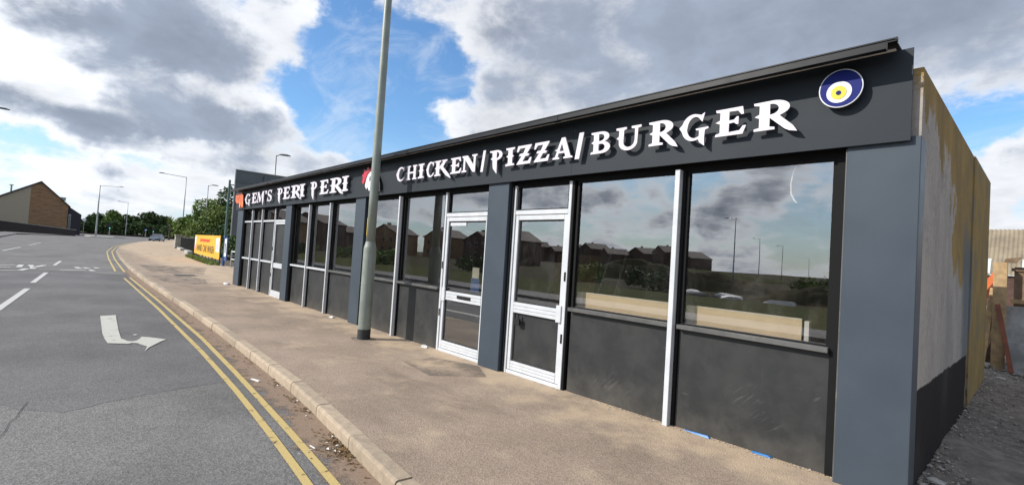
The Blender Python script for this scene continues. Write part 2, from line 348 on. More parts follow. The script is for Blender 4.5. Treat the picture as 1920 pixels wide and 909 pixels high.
def silt_mat():
    m, t, b = principled('gutter_silt')
    tc = t.new('ShaderNodeNewGeometry').outputs['Position']
    n = t.noise(tc, 4, 9, .7); f = t.noise(tc, 120, 4, .65)
    t.put(b, 'Base Color', t.mix(t.ramp(f, .3, .7), (.19, .128, .088), (.30, .215, .15))); t.put(b, 'Roughness', .95)
    at = t.new('ShaderNodeAttribute', attribute_name='cover').outputs['Fac']
    t.put(b, 'Alpha', t.ramp(t.math('ADD', t.math('ADD', n, t.math('MULTIPLY', f, .25)), at), .78, 1.0, 0, .9))
    bn = t.new('ShaderNodeBump'); t.put(bn, 'Strength', .6); t.put(bn, 'Distance', .006); t.put(bn, 'Height', f); t.put(b, 'Normal', bn.outputs[0])
    return m
M['silt'] = silt_mat()

# ------------------------------------------------------------------ mesh helpers
class MB:
    def __init__(s): s.v = []; s.f = []
    def box(s, x0, x1, y0, y1, z0, z1):
        n = len(s.v)
        s.v += [(x0,y0,z0),(x1,y0,z0),(x1,y1,z0),(x0,y1,z0),(x0,y0,z1),(x1,y0,z1),(x1,y1,z1),(x0,y1,z1)]
        s.f += [tuple(n+i for i in q) for q in ((0,3,2,1),(4,5,6,7),(0,1,5,4),(1,2,6,5),(2,3,7,6),(3,0,4,7))]
        return s
    def hexa(s, p):   # eight corners: four bottom ccw, four top ccw
        n = len(s.v); s.v += [tuple(q) for q in p]
        s.f += [tuple(n+i for i in q) for q in ((0,3,2,1),(4,5,6,7),(0,1,5,4),(1,2,6,5),(2,3,7,6),(3,0,4,7))]
        return s
    def poly(s, pts):
        n = len(s.v); s.v += [tuple(p) for p in pts]; s.f.append(tuple(range(n, n + len(pts)))); return s
    def prism(s, pts, d):   # planar polygon pts swept by vector d
        n = len(s.v); k = len(pts); d = Vector(d)
        s.v += [tuple(p) for p in pts] + [tuple(Vector(p) + d) for p in pts]
        s.f.append(tuple(range(n + k - 1, n - 1, -1))); s.f.append(tuple(range(n + k, n + 2 * k)))
        for i in range(k): j = (i + 1) % k; s.f.append((n+i, n+j, n+k+j, n+k+i))
        return s
    def tube(s, path, rad, seg=12, caps=True):
        path = [Vector(p) for p in path]; rad = rad if isinstance(rad, (list, tuple)) else [rad] * len(path)
        n0 = len(s.v); up = None
        for i, p in enumerate(path):
            d = (path[min(i+1, len(path)-1)] - path[max(i-1, 0)]).normalized()
            a = Vector((0, 0, 1)) if abs(d.z) < .9 else Vector((1, 0, 0))
            if up is None: u = d.cross(a).normalized()
            else:
                u = (up - d * up.dot(d)); u = u.normalized() if u.length > 1e-5 else d.cross(a).normalized()
            up = u; v = d.cross(u)
            for k in range(seg):
                t = 2 * math.pi * k / seg; s.v.append(tuple(p + (u * math.cos(t) + v * math.sin(t)) * rad[i]))
        for i in range(len(path) - 1):
            for k in range(seg):
                a = n0 + i * seg + k; b = n0 + i * seg + (k + 1) % seg
                s.f.append((a, b, b + seg, a + seg))
        if caps:
            s.f.append(tuple(n0 + k for k in range(seg - 1, -1, -1))); e = n0 + (len(path) - 1) * seg
            s.f.append(tuple(e + k for k in range(seg)))
        return s
    def bar(s, a, b, w, h=None):
        return s.tube([a, b], [w * .7071] * 2, 4)
    def build(s, name, mat, parent=None, org=(0, 0, 0), smooth=False, bevel=0.0):
        me = bpy.data.meshes.new(name)
        ox, oy, oz = org
        me.from_pydata([(a - ox, b - oy, c - oz) for a, b, c in s.v], [], s.f)
        bm = bmesh.new(); bm.from_mesh(me); bmesh.ops.recalc_face_normals(bm, faces=bm.faces)
        if bevel: bmesh.ops.bevel(bm, geom=list(bm.edges), offset=bevel, segments=1, affect='EDGES', clamp_overlap=True)
        bm.to_mesh(me); bm.free()
        return obj(name, me, mat, parent, smooth)
def obj(name, me, mat, parent=None, smooth=False):
    if mat is not None and not me.materials: me.materials.append(M[mat] if isinstance(mat, str) else mat)
    if smooth:
        for p in me.polygons: p.use_smooth = True
    o = bpy.data.objects.new(name, me); COL.objects.link(o)
    if parent is not None: o.parent = parent
    return o
def sheet(name, mat, faces, parent=None):
    """flat sheet from a list of polygons of 3d points, normals up"""
    b = MB()
    for p in faces: b.poly(p)
    me = bpy.data.meshes.new(name); me.from_pydata(b.v, [], b.f)
    for p in me.polygons:
        if p.normal.z < 0: p.flip()
    return obj(name, me, mat, parent)
def thing(name, label, cat, loc=(0, 0, 0), rz=0.0, group=None):
    o = bpy.data.objects.new(name, None); COL.objects.link(o); o.location = loc; o.rotation_euler = (0, 0, rz)
    o.empty_display_size = .2
    return tag(o, label, cat, group)
def tag(o, label, cat, group=None):
    o['label'] = label; o['category'] = cat
    if group: o['group'] = group
    return o
def struct(o): o['kind'] = 'structure'; return o
def stuff(o): o['kind'] = 'stuff'; return o
def copy_tree(o, parent=None):
    c = o.copy(); COL.objects.link(c); c.parent = parent
    for ch in list(o.children): copy_tree(ch, c)
    return c
def lerp_pts(P, x):
    P = sorted(P)
    if x <= P[0][0]: a, b = P[0], P[1]
    elif x >= P[-1][0]: a, b = P[-2], P[-1]
    else:
        for i in range(len(P) - 1):
            if P[i][0] <= x <= P[i+1][0]: a, b = P[i], P[i+1]; break
    t = (x - a[0]) / (b[0] - a[0]); return a[1] + t * (b[1] - a[1])
def gz(x): return .004 * max(0.0, -x - 40.0)

# ------------------------------------------------------------------ ground, road, pavement
KERB = [(40,-5.9),(10,-3.75),(0,-3.06),(-2.8,-2.81),(-3.3,-2.765),(-4.4,-2.655),(-5.5,-2.57),(-8,-2.49),(-10,-2.44),(-13,-2.40),(-20.7,-2.37),(-28,-2.22),
        (-38,-1.86),(-49.9,-1.30),(-63,-.2),(-77,1.6),(-96.5,4.6),(-115,8.2),(-140,14.5),(-190,30)]
def ky(x): return lerp_pts(KERB, x)
xs = [60,40,20,10,6,3,1,0,-1,-2,-3,-4,-5,-6,-8,-10,-12,-14,-17,-20,-24,-28,-33,-38,-44,-50,-56,-63,-70,-77,-86,-96,-106,-118,-130,-145,-165,-190]
g = []
gx = [700,200,60,20,0,-20,-40,-80,-130,-200,-300,-700]; gy = [-700,-300,-150,-80,-40,-13,-9.8,0,14,40,120,700]
for i in range(len(gx)-1):
    for j in range(len(gy)-1):
        g.append([(X, Y, gz(max(X,-200)) - .19) for X, Y in ((gx[i],gy[j]),(gx[i+1],gy[j]),(gx[i+1],gy[j+1]),(gx[i],gy[j+1]))])
struct(sheet('ground', 'soil', g))
f = []
for a, b in zip(xs[:-1], xs[1:]):
    ys = [0, .25, .5, .75, 1]
    for p, q in zip(ys[:-1], ys[1:]):
        L = lambda x: -9.8 if x > -110 else lerp_pts([(-190,-2),(-130,-3),(-118,-7),(-110,-9.8)], x)
        P = lambda x, t: (x, L(x) + t * (ky(x) + .06 - L(x)), gz(x) - .11)
        f.append([P(a,p),P(b,p),P(b,q),P(a,q)])
road = struct(sheet('road', 'road', f))
# resurfaced strip of the lane
rr = random.Random(8); ed = [(-6.42,-2.72),(-6.38,-3.1),(-6.27,-3.68),(-6.14,-4.08),(-5.95,-4.43),(-6.2,-4.70),(-6.7,-5.0),(-8.0,-5.6),(-9.5,-6.3),(-26.5,-6.2),(-25.3,-4.2),(-24.3,-3.2),(-24.0,-2.62)]
pts = []
for a_, b_ in zip(ed[:-1], ed[1:]):
    n_ = max(1, int(math.hypot(b_[0]-a_[0], b_[1]-a_[1]) / .06)) if a_[0] > -9 else 1
    for k in range(n_): pts.append((a_[0]+(b_[0]-a_[0])*k/n_+rr.uniform(-.012,.012), a_[1]+(b_[1]-a_[1])*k/n_+rr.uniform(-.012,.012), -.108))
pts.append((*ed[-1], -.108))
struct(sheet('resurfaced_road', 'patch', [pts]))
# far side kerb and pavement
f = []
for a, b in zip([60,20,0,-20,-40,-60,-80,-95],[20,0,-20,-40,-60,-80,-95,-110]):
    f.append([(a,-9.8,gz(a)),(b,-9.8,gz(b)),(b,-12.0,gz(b)),(a,-12.0,gz(a))])
    f.append([(a,-9.8,gz(a)),(b,-9.8,gz(b)),(b,-9.8,gz(b)-.2),(a,-9.8,gz(a)-.2)])
f.append([(-80,-9.8,.165),(-110,-9.8,.285),(-119.5,-5.6,.325),(-128.5,-1.9,.36),(-128.5,-12,.36),(-80,-12,.165)])
struct(sheet('far_pavement', 'road', f))
f = []
for a, b in zip([60,0,-40,-80,-200],[0,-40,-80,-200,-300]):
    f.append([(a,-12,gz(a)-.04),(b,-12,gz(b)-.04),(b,-24,gz(b)-.08),(a,-24,gz(a)-.08)])
struct(sheet('grass_verge', 'grass', f))
# near pavement
f = []
FEN = [(60,.05),(-.55,.05),(-19.2,.05),(-19.21,14),(-31,14),(-31.01,3.2),(-43,4.2),(-67,7),(-80,9.5),(-100,14),(-120,19),(-190,45)]
for a, b in zip(xs[:-1], xs[1:]):
    if b < -150: continue
    def back(x, left):
        if x > -19.25: return .05
        if x > -31: return 14
        return lerp_pts([(-190,45),(-120,19),(-100,14),(-80,9.5),(-67,7.2),(-43,4.6),(-31,3.6)], x)
    segs = [(a, b)]
    if a > -19.2 > b: segs = [(a, -19.2), (-19.2, b)]
    if a > -31 > b: segs = [(a, -31), (-31, b)]
    for p, q in segs:
        mid_ = (p + q) / 2
        k0, k1 = ky(p) + .12, ky(q) + .12
        if mid_ > -19.2: b0 = b1 = .05
        elif mid_ > -31: b0 = b1 = 14
        else: b0, b1 = back(p - .001, 0), back(q, 0)
        for t0, t1 in ((0,.5),(.5,1)):
            f.append([(p,k0+t0*(b0-k0),gz(p)),(q,k1+t0*(b1-k1),gz(q)),(q,k1+t1*(b1-k1),gz(q)),(p,k0+t1*(b0-k0),gz(p))])
pave = struct(sheet('pavement', 'pave', f))
for pts in ([(-22.6,-2.1),(-19.2,-1.9),(-18.6,-.9),(-21.2,-.5),(-23.0,-1.1)], [(-30,-1.7),(-24.5,-1.75),(-23.6,-.1),(-29.4,1.1)], [(-6.0,-.95),(-5.15,-1.05),(-4.75,-.45),(-5.3,-.15),(-6.05,-.4)]):
    sheet('tarmac_repair', 'pavepatch', [[(x,y,.004) for x,y in pts]], pave)
sheet('tarmac_repair', 'pavepatch', [[(-7.79+.26*math.cos(a*.5236)*(1+.15*math.sin(a*2.7)), -.66+.2*math.sin(a*.5236), .0042) for a in range(12)]], pave)
# manhole cover on the pavement
mh = MB().box(-23.4,-22.6,-1.2,-.5,-.02,.007).build('manhole_cover','postdark',pave)
# gutter silt along the kerb, and dirt drifted at the foot of the shopfront
v = []; fc = []; cov = []
for i in range(171):
    x = 3 - i * .18
    for j in range(7):
        t = j / 6; v.append((x, ky(x) - .005 - t * .42, -.1045)); cov.append(.56 - t * .50)
for i in range(170):
    for j in range(6): a = i*7+j; fc.append((a, a+1, a+8, a+7))
me = bpy.data.meshes.new('gutter_silt'); me.from_pydata(v, [], fc); at = me.attributes.new('cover', 'FLOAT', 'POINT'); at.data.foreach_set('value', cov)
for p in me.polygons:
    if p.normal.z < 0: p.flip()
o = stuff(obj('gutter_silt', me, 'silt'))
# kerb stones
kerb = struct(MB().box(-30, 30, 0, .1, -.6, -.5).build('kerb_foundation', 'concrete')); kerb.location = (0, -2.4, 0)
prof = [(0,-.16),(0,-.022),(.006,-.004),(.022,.003),(.125,.003),(.125,-.16)]
def stone_mesh(L):
    b = MB(); b.prism([(L/2-.008, y, z) for y, z in prof], (-L + .016, 0, 0))
    me = bpy.data.meshes.new('kerb_stone'); me.from_pydata(b.v, [], b.f)
    bm = bmesh.new(); bm.from_mesh(me); bmesh.ops.recalc_face_normals(bm, faces=bm.faces); bm.to_mesh(me); bm.free(); me.materials.append(M['kerb']); return me
stone = stone_mesh(.914); x = 4.4; cnt = 0
while x > -38:
    y0, y1 = ky(x), ky(x - .914); a = math.atan2(y0 - y1, .914)
    o = bpy.data.objects.new('kerb_stone', stone); COL.objects.link(o); o.parent = kerb
    rr = random.Random(cnt)
    o.location = (x - .457, (y0 + y1) / 2 + 2.4 + rr.uniform(-.005,.005), rr.uniform(-.004,.004)); o.rotation_euler = (rr.uniform(-.006,.006), 0, a)
    x -= .914 * math.cos(a); cnt += 1
b = MB(); xk = [x] + [q for q in xs if q < x]
for p, q in zip(xk[:-1], xk[1:]):
    b.hexa([(q,ky(q),gz(q)-.16),(p,ky(p),gz(p)-.16),(p,ky(p)+.13,gz(p)-.16),(q,ky(q)+.13,gz(q)-.16),(q,ky(q),gz(q)+.003),(p,ky(p),gz(p)+.003),(p,ky(p)+.13,gz(p)+.003),(q,ky(q)+.13,gz(q)+.003)])
o = b.build('distant_kerb', 'kerb', kerb, org=(0,-2.4,0))
# markings: children of the road
def strip(name, mat, pts, wd, z=-.101, dz=None):
    f = []
    for i in range(len(pts) - 1):
        (x0,y0),(x1,y1) = pts[i], pts[i+1]
        n0 = Vector((-(y1-y0), x1-x0)).normalized() * wd / 2
        f.append([(x0+n0.x,y0+n0.y,z+gz(x0)),(x1+n0.x,y1+n0.y,z+gz(x1)),(x1-n0.x,y1-n0.y,z+gz(x1)),(x0-n0.x,y0-n0.y,z+gz(x0))])
    return sheet(name, mat, f, road)
def curve_pts(P, step=.8):
    out = []; x = P[0][0]
    while x > P[-1][0]: out.append((x, lerp_pts(P, x))); x -= step
    out.append(P[-1]); return out
strip('yellow_line', 'yellow', curve_pts([(2,-3.42),(-3.31,-3.04),(-4.11,-2.985),(-5.12,-2.93),(-6.74,-2.85),(-9.28,-2.75),(-14.82,-2.67),(-22.8,-2.60)]), .062)
strip('yellow_line', 'yellow', curve_pts([(2,-3.62),(-3.39,-3.19),(-4.67,-3.10),(-6.02,-3.03),(-8.2,-2.95),(-13.24,-2.86),(-22.4,-2.79)]), .062)
strip('yellow_line', 'yellow', curve_pts([(-25.8,-2.53),(-33,-2.28),(-38,-2.10),(-49.9,-1.55),(-63,-.45),(-77,1.3),(-96.5,4.3),(-110,7)], 2), .075)
strip('yellow_line', 'yellow', curve_pts([(-26.2,-2.80),(-33,-2.56),(-38,-2.38),(-49.9,-1.85),(-63,-.75),(-77,1.0),(-96.5,4.0),(-110,6.7)], 2), .075)
for a, b in (((-10.4,-5.52),(-11.4,-5.47)),((-13.6,-5.37),(-18.2,-5.12)),((-20.1,-5.08),(-24.6,-4.87)),((-29.5,-4.7),(-33.5,-4.5)),((-44,-7.2),(-52,-6.75)),((-58,-6.5),(-66,-6.0))):
    strip('lane_dash', 'white_line', [a, b], .12)
ARROW = [[(-12.358,-3.896),(-12.43,-3.655),(-11.7,-3.69),(-11.027,-3.718),(-10.4,-3.745),(-9.681,-3.765),(-9.407,-3.701),(-9.18,-3.718),(-9.25,-3.83),(-9.326,-3.945),(-9.7,-3.96),(-10.224,-3.963),(-11.3,-3.93)],
    [(-9.407,-3.7005),(-9.36,-3.65),(-9.413,-3.5965),(-9.178,-3.6045),(-9.23,-3.66),(-9.18,-3.7175)],
    [(-9.413,-3.596),(-9.52,-3.56),(-9.584,-3.527),(-9.66,-3.53),(-9.728,-3.50),(-9.66,-3.42),(-9.58,-3.36),(-9.48,-3.30),(-9.361,-3.223),(-9.22,-3.31),(-9.003,-3.409),(-8.80,-3.50),(-8.519,-3.586),(-8.70,-3.55),(-8.871,-3.52),(-9.02,-3.57),(-9.178,-3.604)],
    [(-9.95,-3.60),(-9.90,-3.56),(-9.97,-3.53),(-10.02,-3.57)]]
sheet('turn_arrow', 'arrow', [[(x,y,-.099) for x,y in q] for q in ARROW], road)
for q in (((-28.7,-6.35),(-29.3,-5.9)),((-25.4,-6.3),(-25.6,-5.56)),((-25.6,-5.6),(-26.7,-5.45)),((-29.3,-5.72),(-27.6,-5.72)),((-29.3,-5.45),(-27.7,-5.3)),((-27.7,-5.3),(-29.4,-5.0)),((-27.7,-5.3),(-26.7,-5.3)),
          ((-26.1,-4.5),(-26.9,-3.6)),((-28.6,-4.0),(-27.6,-3.9)),((-28.5,-3.75),(-27.7,-3.6)),((-27.0,-3.62),(-26.1,-3.50)),((-28.6,-3.35),(-28.0,-3.3)),((-27.4,-6.4),(-27.4,-5.95))):
    strip('road_lettering', 'white_worn', list(q), .17, z=-.100)
strip('road_crack', 'rubber', [(-6.45,-4.68),(-6.2,-4.715),(-6.0,-4.73),(-5.85,-4.765),(-5.6,-4.78),(-5.3,-4.83),(-4.9,-4.86)], .005, z=-.1035)
strip('road_seam', 'rubber', [(-24.0,-2.6),(-24.6,-3.4),(-25.3,-4.2),(-26.0,-5.1),(-26.6,-6.2)], .06, z=-.1025)
strip('road_seam', 'rubber', [(-33.6,-3.6),(-34.3,-2.6),(-34.7,-2.0)], .08, z=-.1025)
strip('road_seam', 'rubber', [(-38,-5.5),(-39.5,-4.4)], .14, z=-.1025)

# ------------------------------------------------------------------ yard beside the shop
v = []; fc = []; nx, ny = 60, 110; rr = random.Random(3)
for i in range(nx + 1):
    for j in range(ny + 1):
        X = -.75 + i * .10; Y = .05 + j * .10
        v.append((X, Y, -.01 + rr.uniform(0, .035) + .05 * math.sin(X * 2.1 + Y) * math.sin(Y * 1.3) + .05 * math.exp(-((X + .6) / .25) ** 2)))
for i in range(nx):
    for j in range(ny): a = i * (ny + 1) + j; fc.append((a, a + ny + 1, a + ny + 2, a + 1))
me = bpy.data.meshes.new('yard_ground'); me.from_pydata(v, [], fc); struct(obj('yard_ground', me, 'yard', smooth=True))
struct(sheet('back_yard', 'yard', [[(-60,11,-.02),(60,11,-.02),(60,70,-.02),(-60,70,-.02)]]))
def chips(name, mat, pts, parent=None):
    """angular fragments: (centre, size, seed)"""
    b = MB()
    for (c, s, sd_) in pts:
        r = random.Random(sd_); n = len(b.v)
        ax = [r.uniform(.5, 1.2) * s, r.uniform(.4, 1.0) * s, r.uniform(.25, .6) * s]
        rot = Matrix.Rotation(r.uniform(0, 6.28), 3, 'Z') @ Matrix.Rotation(r.uniform(-.5, .5), 3, 'X')
        for p in ((1,0,0),(-1,0,0),(0,1,0),(0,-1,0),(0,0,1),(0,0,-1),(.7,.7,.5),(-.6,.5,.7)):
            q = rot @ Vector((p[0]*ax[0]*r.uniform(.7,1.1), p[1]*ax[1]*r.uniform(.7,1.1), p[2]*ax[2])); b.v.append((c[0]+q.x, c[1]+q.y, c[2]+q.z))
        b.f += [tuple(n+i for i in t) for t in ((0,6,4),(6,2,4),(2,7,4),(7,1,4),(1,3,4),(3,0,4),(0,2,6),(2,1,7),(2,0,5),(1,2,5),(3,1,5),(0,3,5))]
    return b.build(name, mat, parent)
P1 = []; P2 = []
for i in range(5200):
    Y = .06 + 9.5 * rr.random() ** 1.6; X = -.58 + rr.random() ** 1.5 * (1.4 + .12 * Y)
    s = rr.choice([.005,.006,.008,.011,.015,.022]) * (1 + .04 * Y)
    (P1 if rr.random() < .88 else P2).append(((X, Y, .02 + .05 * math.exp(-((X + .6) / .25) ** 2)), s, i))
stuff(chips('rubble', 'stone', P1)); stuff(chips('pale_rubble', 'stone_pale', P2))

# ------------------------------------------------------------------ the shop
shop = thing('shop_building', 'long dark grey single-storey takeaway shop with white lettered fascia and glazed front', 'shop', (-9.8, 3, 0))
O = (-9.8, 3, 0)
def part(b, name, mat, parent=None, bevel=.0, smooth=False): return b.build(name, mat, parent or shop, O, smooth, bevel)
XL, XR = -18.88, -.585
# shell
part(MB().hexa([(-.78,-.10,-.1),(XR-.004,-.10,-.1),(XR-.004,3.85,-.1),(-.78,3.85,-.1),(-.78,-.10,3.10),(XR-.004,-.10,3.10),(XR-.004,3.85,3.20),(-.78,3.85,3.20)]), 'side_wall', 'sidewall')
part(MB().hexa([(-.80,3.85,-.1),(XR+.012,3.852,-.1),(XR+.012,6.7,-.1),(-.80,6.7,-.1),(-.80,3.85,3.199),(XR+.012,3.852,3.199),(XR+.012,6.7,3.29),(-.80,6.7,3.29)]), 'pier', 'sidewall')
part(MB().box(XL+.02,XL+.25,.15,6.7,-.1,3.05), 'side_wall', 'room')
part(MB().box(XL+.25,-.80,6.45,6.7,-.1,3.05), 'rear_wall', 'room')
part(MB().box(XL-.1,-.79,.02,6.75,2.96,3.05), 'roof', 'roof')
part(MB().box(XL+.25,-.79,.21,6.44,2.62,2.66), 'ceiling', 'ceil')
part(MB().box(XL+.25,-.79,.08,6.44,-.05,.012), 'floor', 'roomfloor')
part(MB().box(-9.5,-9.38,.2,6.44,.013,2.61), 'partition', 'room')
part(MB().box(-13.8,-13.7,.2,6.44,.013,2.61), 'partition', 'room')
part(MB().box(XL+.26,-.80,-.095,.2,2.60,2.955), 'lintel', 'frame')
part(MB().box(XL+.2,-.80,-.006,.07,-.06,.002), 'plinth', 'concrete')
# pillars
PIL = [(-18.88,-18.22),(-13.95,-13.50),(-9.65,-9.21),(-5.36,-4.93),(-1.03,XR)]
for a, b in PIL:
    p = MB(); p.box(a, b, -.12, .10, 0.0, 2.60); part(p, 'pillar', 'anth', bevel=.004)
    if b < -1: part(MB().box(b+.001, b+.045, -.07, .0585, 0.0, 2.60), 'pillar_shade_strip', 'frame')  # dark frame strip with the reveal's shade put into its near-black colour
# fascia: backing with panels, letters and emblems on it
fas = part(MB().box(-18.95,-.66,-.148,-.10,2.575,3.20), 'fascia', 'frame')
TRIM_END = -.745
joints = [-19.02,-16.0,-13.0,-10.05,-7.22,-3.80,-.64]
for a, b in zip(joints[:-1], joints[1:]):
    part(MB().box(a + .0015, b - .0015, -.160, -.1485, 2.565, 3.237), 'fascia_panel', 'fasciaM', fas)
for a, b in zip(joints[:-1], joints[1:]):
    part(MB().box(a + .002, min(b - .004, TRIM_END), -.172, -.1485, 3.2375, 3.2525), 'fascia_trim', 'trim', fas)
gut = MB()
gp = [(-.40,3.178),(-.40,3.216),(-.395,3.216),(-.395,3.183),(-.345,3.183),(-.345,3.2525),(-.34,3.2525),(-.34,3.178)]
GL = [-19.05,-14.9,-11.0,-7.3,-3.9,-.76]
for a, b in zip(GL[:-1], GL[1:]):
    q = MB(); q.prism([(a + .003, y, z) for y, z in gp], (b - a - .006, 0, 0)); part(q, 'gutter', 'gutterM')
for a in GL[1:-1]: part(MB().box(a-.05,a+.05,-.404,-.335,3.174,3.2195), 'gutter_joint', 'gutterM')
part(MB().box(-.757,-.70,-.39,-.36,3.222,3.230).box(-.712,-.70,-.395,-.36,3.2305,3.248), 'gutter_bracket', 'gutterM')
part(MB().box(XL-.05,-.80,-.097,.018,2.96,3.19), 'eaves_board', 'gutterM')
part(MB().box(XL-.12,-.72,-.352,.4,3.2535,3.264), 'roof_edge', 'gutterM')
# ---- shopfront bays
def alu_bar(x0,x1,y0,y1,z0,z1,name='mullion',mat='alu',par=None): return part(MB().box(x0,x1,y0,y1,z0,z1), name, mat, par, bevel=.003)
def window(x0, x1, z0, z1, mat='glass', fw=.03, name='window', fmat='frame'):
    b = MB(); b.box(x0,x0+fw,-.018,.05,z0,z1).box(x1-fw,x1,-.018,.05,z0,z1).box(x0+fw,x1-fw,-.018,.05,z0,z0+.012).box(x0+fw,x1-fw,-.018,.05,z1-fw,z1)
    w_ = part(b, name, fmat)
    part(MB().box(x0+fw-.002,x1-fw+.002,.006,.012,z0+.010,z1-fw+.002), 'pane', mat, w_)
    return w_
def riser(x0, x1, z1=.945): return part(MB().box(x0+.004,x1-.004,-.012,.04,.003,z1), 'stall_riser', 'riser')
def sill(x0, x1, z=.955, mat='sillM', out=.085): return part(MB().box(x0,x1,-out,.04,z,z+.042), 'sill', mat, bevel=.003)
HEAD = 2.525
def head(x0, x1): return part(MB().box(x0,x1,-.03,.06,HEAD,2.61), 'head_frame', 'frame')
def door(x0, x1, upper, lower, handle_right=True, label=None):
    z1 = 2.12
    fr = MB().box(x0,x0+.045,-.05,.05,0.0,HEAD-.002).box(x1-.045,x1,-.05,.05,0.0,HEAD-.002)
    fr.box(x0+.046,x1-.046,-.045,.045,2.125,2.185).box(x0+.046,x1-.046,-.045,.045,.0,.045)
    d = part(fr, 'door', 'alu', bevel=.003)
    if label: d['label'] = label
    a, b = x0+.052, x1-.052
    part(MB().box(a,a+.055,-.035,.03,.05,z1).box(b-.055,b,-.035,.03,.05,z1).box(a+.056,b-.056,-.034,.03,z1-.065,z1-.001), 'stile', 'alu', d, bevel=.003)
    for z in (.052,.092,.132): part(MB().box(a+.057,b-.057,-.036,.028,z,z+.037), 'bottom_rail', 'alu', d, bevel=.004)
    for z in (.815,.862,.909): part(MB().box(a+.057,b-.057,-.038,.028,z,z+.044), 'middle_rail', 'alu', d, bevel=.004)
    part(MB().box(a+.056,b-.056,.0,.007,.955,z1-.066), 'pane', upper, d)
    part(MB().box(a+.056,b-.056,.0,.007,.17,.815), 'pane' if lower.startswith('glass') else 'kick_panel', lower, d)
    for z0_, z1_ in ((.953,z1-.0655),(.1695,.8145)):
        q = MB(); q.box(a+.0555,a+.075,-.012,.0,z0_,z1_).box(b-.075,b-.0555,-.012,.0,z0_,z1_).box(a+.076,b-.076,-.012,.0,z0_,z0_+.018).box(a+.076,b-.076,-.012,.0,z1_-.018,z1_)
        part(q, 'glazing_bead', 'rubber', d)
    hx = b - .05 if handle_right else a + .05
    part(MB().box(hx-.035,hx+.05,-.062,-.038,.79,1.0), 'lock_case', 'alu', d, bevel=.006)
    jx = x1-.03 if handle_right else x0+.03
    for z in (.55,1.30): part(MB().box(jx-.012,jx+.012,-.056,-.0505,z,z+.11), 'keep', 'frame', d)
    return d, a, b
# bay A
A0, A1 = -18.22, -13.95
head(A0, A1)
ms = [-17.22,-16.17]
edges = [A0+.02,-17.22,-16.17,-15.10]
for a, b in zip(edges[:-1], edges[1:]):
    riser(a+.052, b-.03, .93)
    part(MB().box(a+.052,b-.03,-.008,.03,.99,2.135), 'infill_panel', 'riser')
    window(a+.052, b-.028, 2.19, HEAD, 'glass_dirty')
for x in ms: alu_bar(x-.024,x+.024,-.10,.045,.0,HEAD); alu_bar(x+.0245,x+.05,-.04,.0445,.0,HEAD,'rebate_shade_strip','frame')  # black strip right of each mullion: frame edge plus painted-in mullion shadow
alu_bar(A0+.002,A0+.042,-.02,.045,.0,HEAD,'mullion','frame')
part(MB().box(A0+.045,-17.246,-.062,.04,2.138,2.187).box(-17.168,-16.196,-.062,.04,2.138,2.187).box(-16.118,-15.102,-.062,.04,2.138,2.187), 'transom', 'alu')
part(MB().box(A0+.045,-17.246,-.066,.04,.935,.985).box(-17.168,-16.196,-.066,.04,.935,.985).box(-16.118,-15.102,-.066,.04,.935,.985), 'sill', 'alu')
d, a, b = door(-15.10, A1-.005, 'riser', 'riser', False, 'white framed door with blanked grey panels')
window(-15.05, A1-.055, 2.19, HEAD-.003, 'glass_dirty')
# bay B
B0, B1 = -13.50, -9.65
head(B0, B1)
edges = [B0+.03,-12.30,-11.02,B1-.01]
for a, b in zip(edges[:-1], edges[1:]):
    riser(a+.048, b-.024); window(a+.048, b-.024, .998, HEAD); sill(a+.048, b-.024, mat='alu' if a < -12 else 'sillM')
for x in (-12.30,-11.02): alu_bar(x-.022,x+.022,-.10,.055,.0,HEAD); alu_bar(x+.0225,x+.045,-.04,.0545,.0,HEAD,'rebate_shade_strip','frame')
# bay C
C0, C1 = -9.21, -5.36
head(C0, C1)
edges = [C0+.02,-7.90,-6.52]
for a, b in zip(edges[:-1], edges[1:]):
    riser(a+.052, b-.024); window(a+.052, b-.024, .998, HEAD); sill(a+.052, b-.024)
alu_bar(-7.922,-7.878,-.10,.055,.0,HEAD); alu_bar(-7.8775,-7.85,-.04,.0545,.0,HEAD,'rebate_shade_strip','frame')
d1, a, b = door(-6.515, C1-.012, 'glass', 'glass', False, 'white framed glazed door with a black letter plate and a blue notice')
part(MB().box(-6.05,-5.72,-.052,-.0385,.862,.912), 'letter_plate', 'black', d1, bevel=.004)
window(-6.465, C1-.06, 2.19, HEAD-.003)
nt = part(MB().box(-5.78,-5.62,.012,.014,1.02,1.36), 'notice', 'paper', d1)
part(MB().box(-5.80,-5.60,.010,.0115,1.0,1.20), 'notice_band', 'signblue', d1)
part(MB().box(-6.40,-5.98,-.012,.028,1.985,2.05).tube([(-5.99,.0,2.02),(-5.92,.10,2.03)],.012,6), 'door_closer', 'alu', d1)
# bay D
D0, D1 = -4.93, -1.03
head(D0, D1)
d2, a, b = door(-4.895, -3.865, 'glass_dirty', 'riser', True, 'white framed door with dull grey lower panel and padlock')
window(-4.845, -3.915, 2.19, HEAD-.003)
part(MB().box(-4.84,-3.92,-.0455,.045,2.1855,2.1895), 'transom_cap', 'sillM', d2)
q = MB(); q.tube([(-4.66,-.05,.80),(-4.66,-.055,.74)],.012,8).box(-4.70,-4.62,-.075,-.045,.66,.745); part(q, 'padlock', 'black', d2)
edges = [-3.86,-2.46,-1.085]
for i, (a, b) in enumerate(zip(edges[:-1], edges[1:])):
    riser(a+.06, b-.028); window(a+.06, b-.028, .998, HEAD, 'glass' if i == 0 else 'glass_dirty'); sill(a+.06, b-.028, out=.08)
alu_bar(-2.486,-2.434,-.10,.055,.0,HEAD); alu_bar(-2.4335,-2.402,-.04,.0545,.0,HEAD,'rebate_shade_strip','frame')
alu_bar(-3.8645,-3.83,-.04,.0545,.0,HEAD,'rebate_shade_strip','frame')
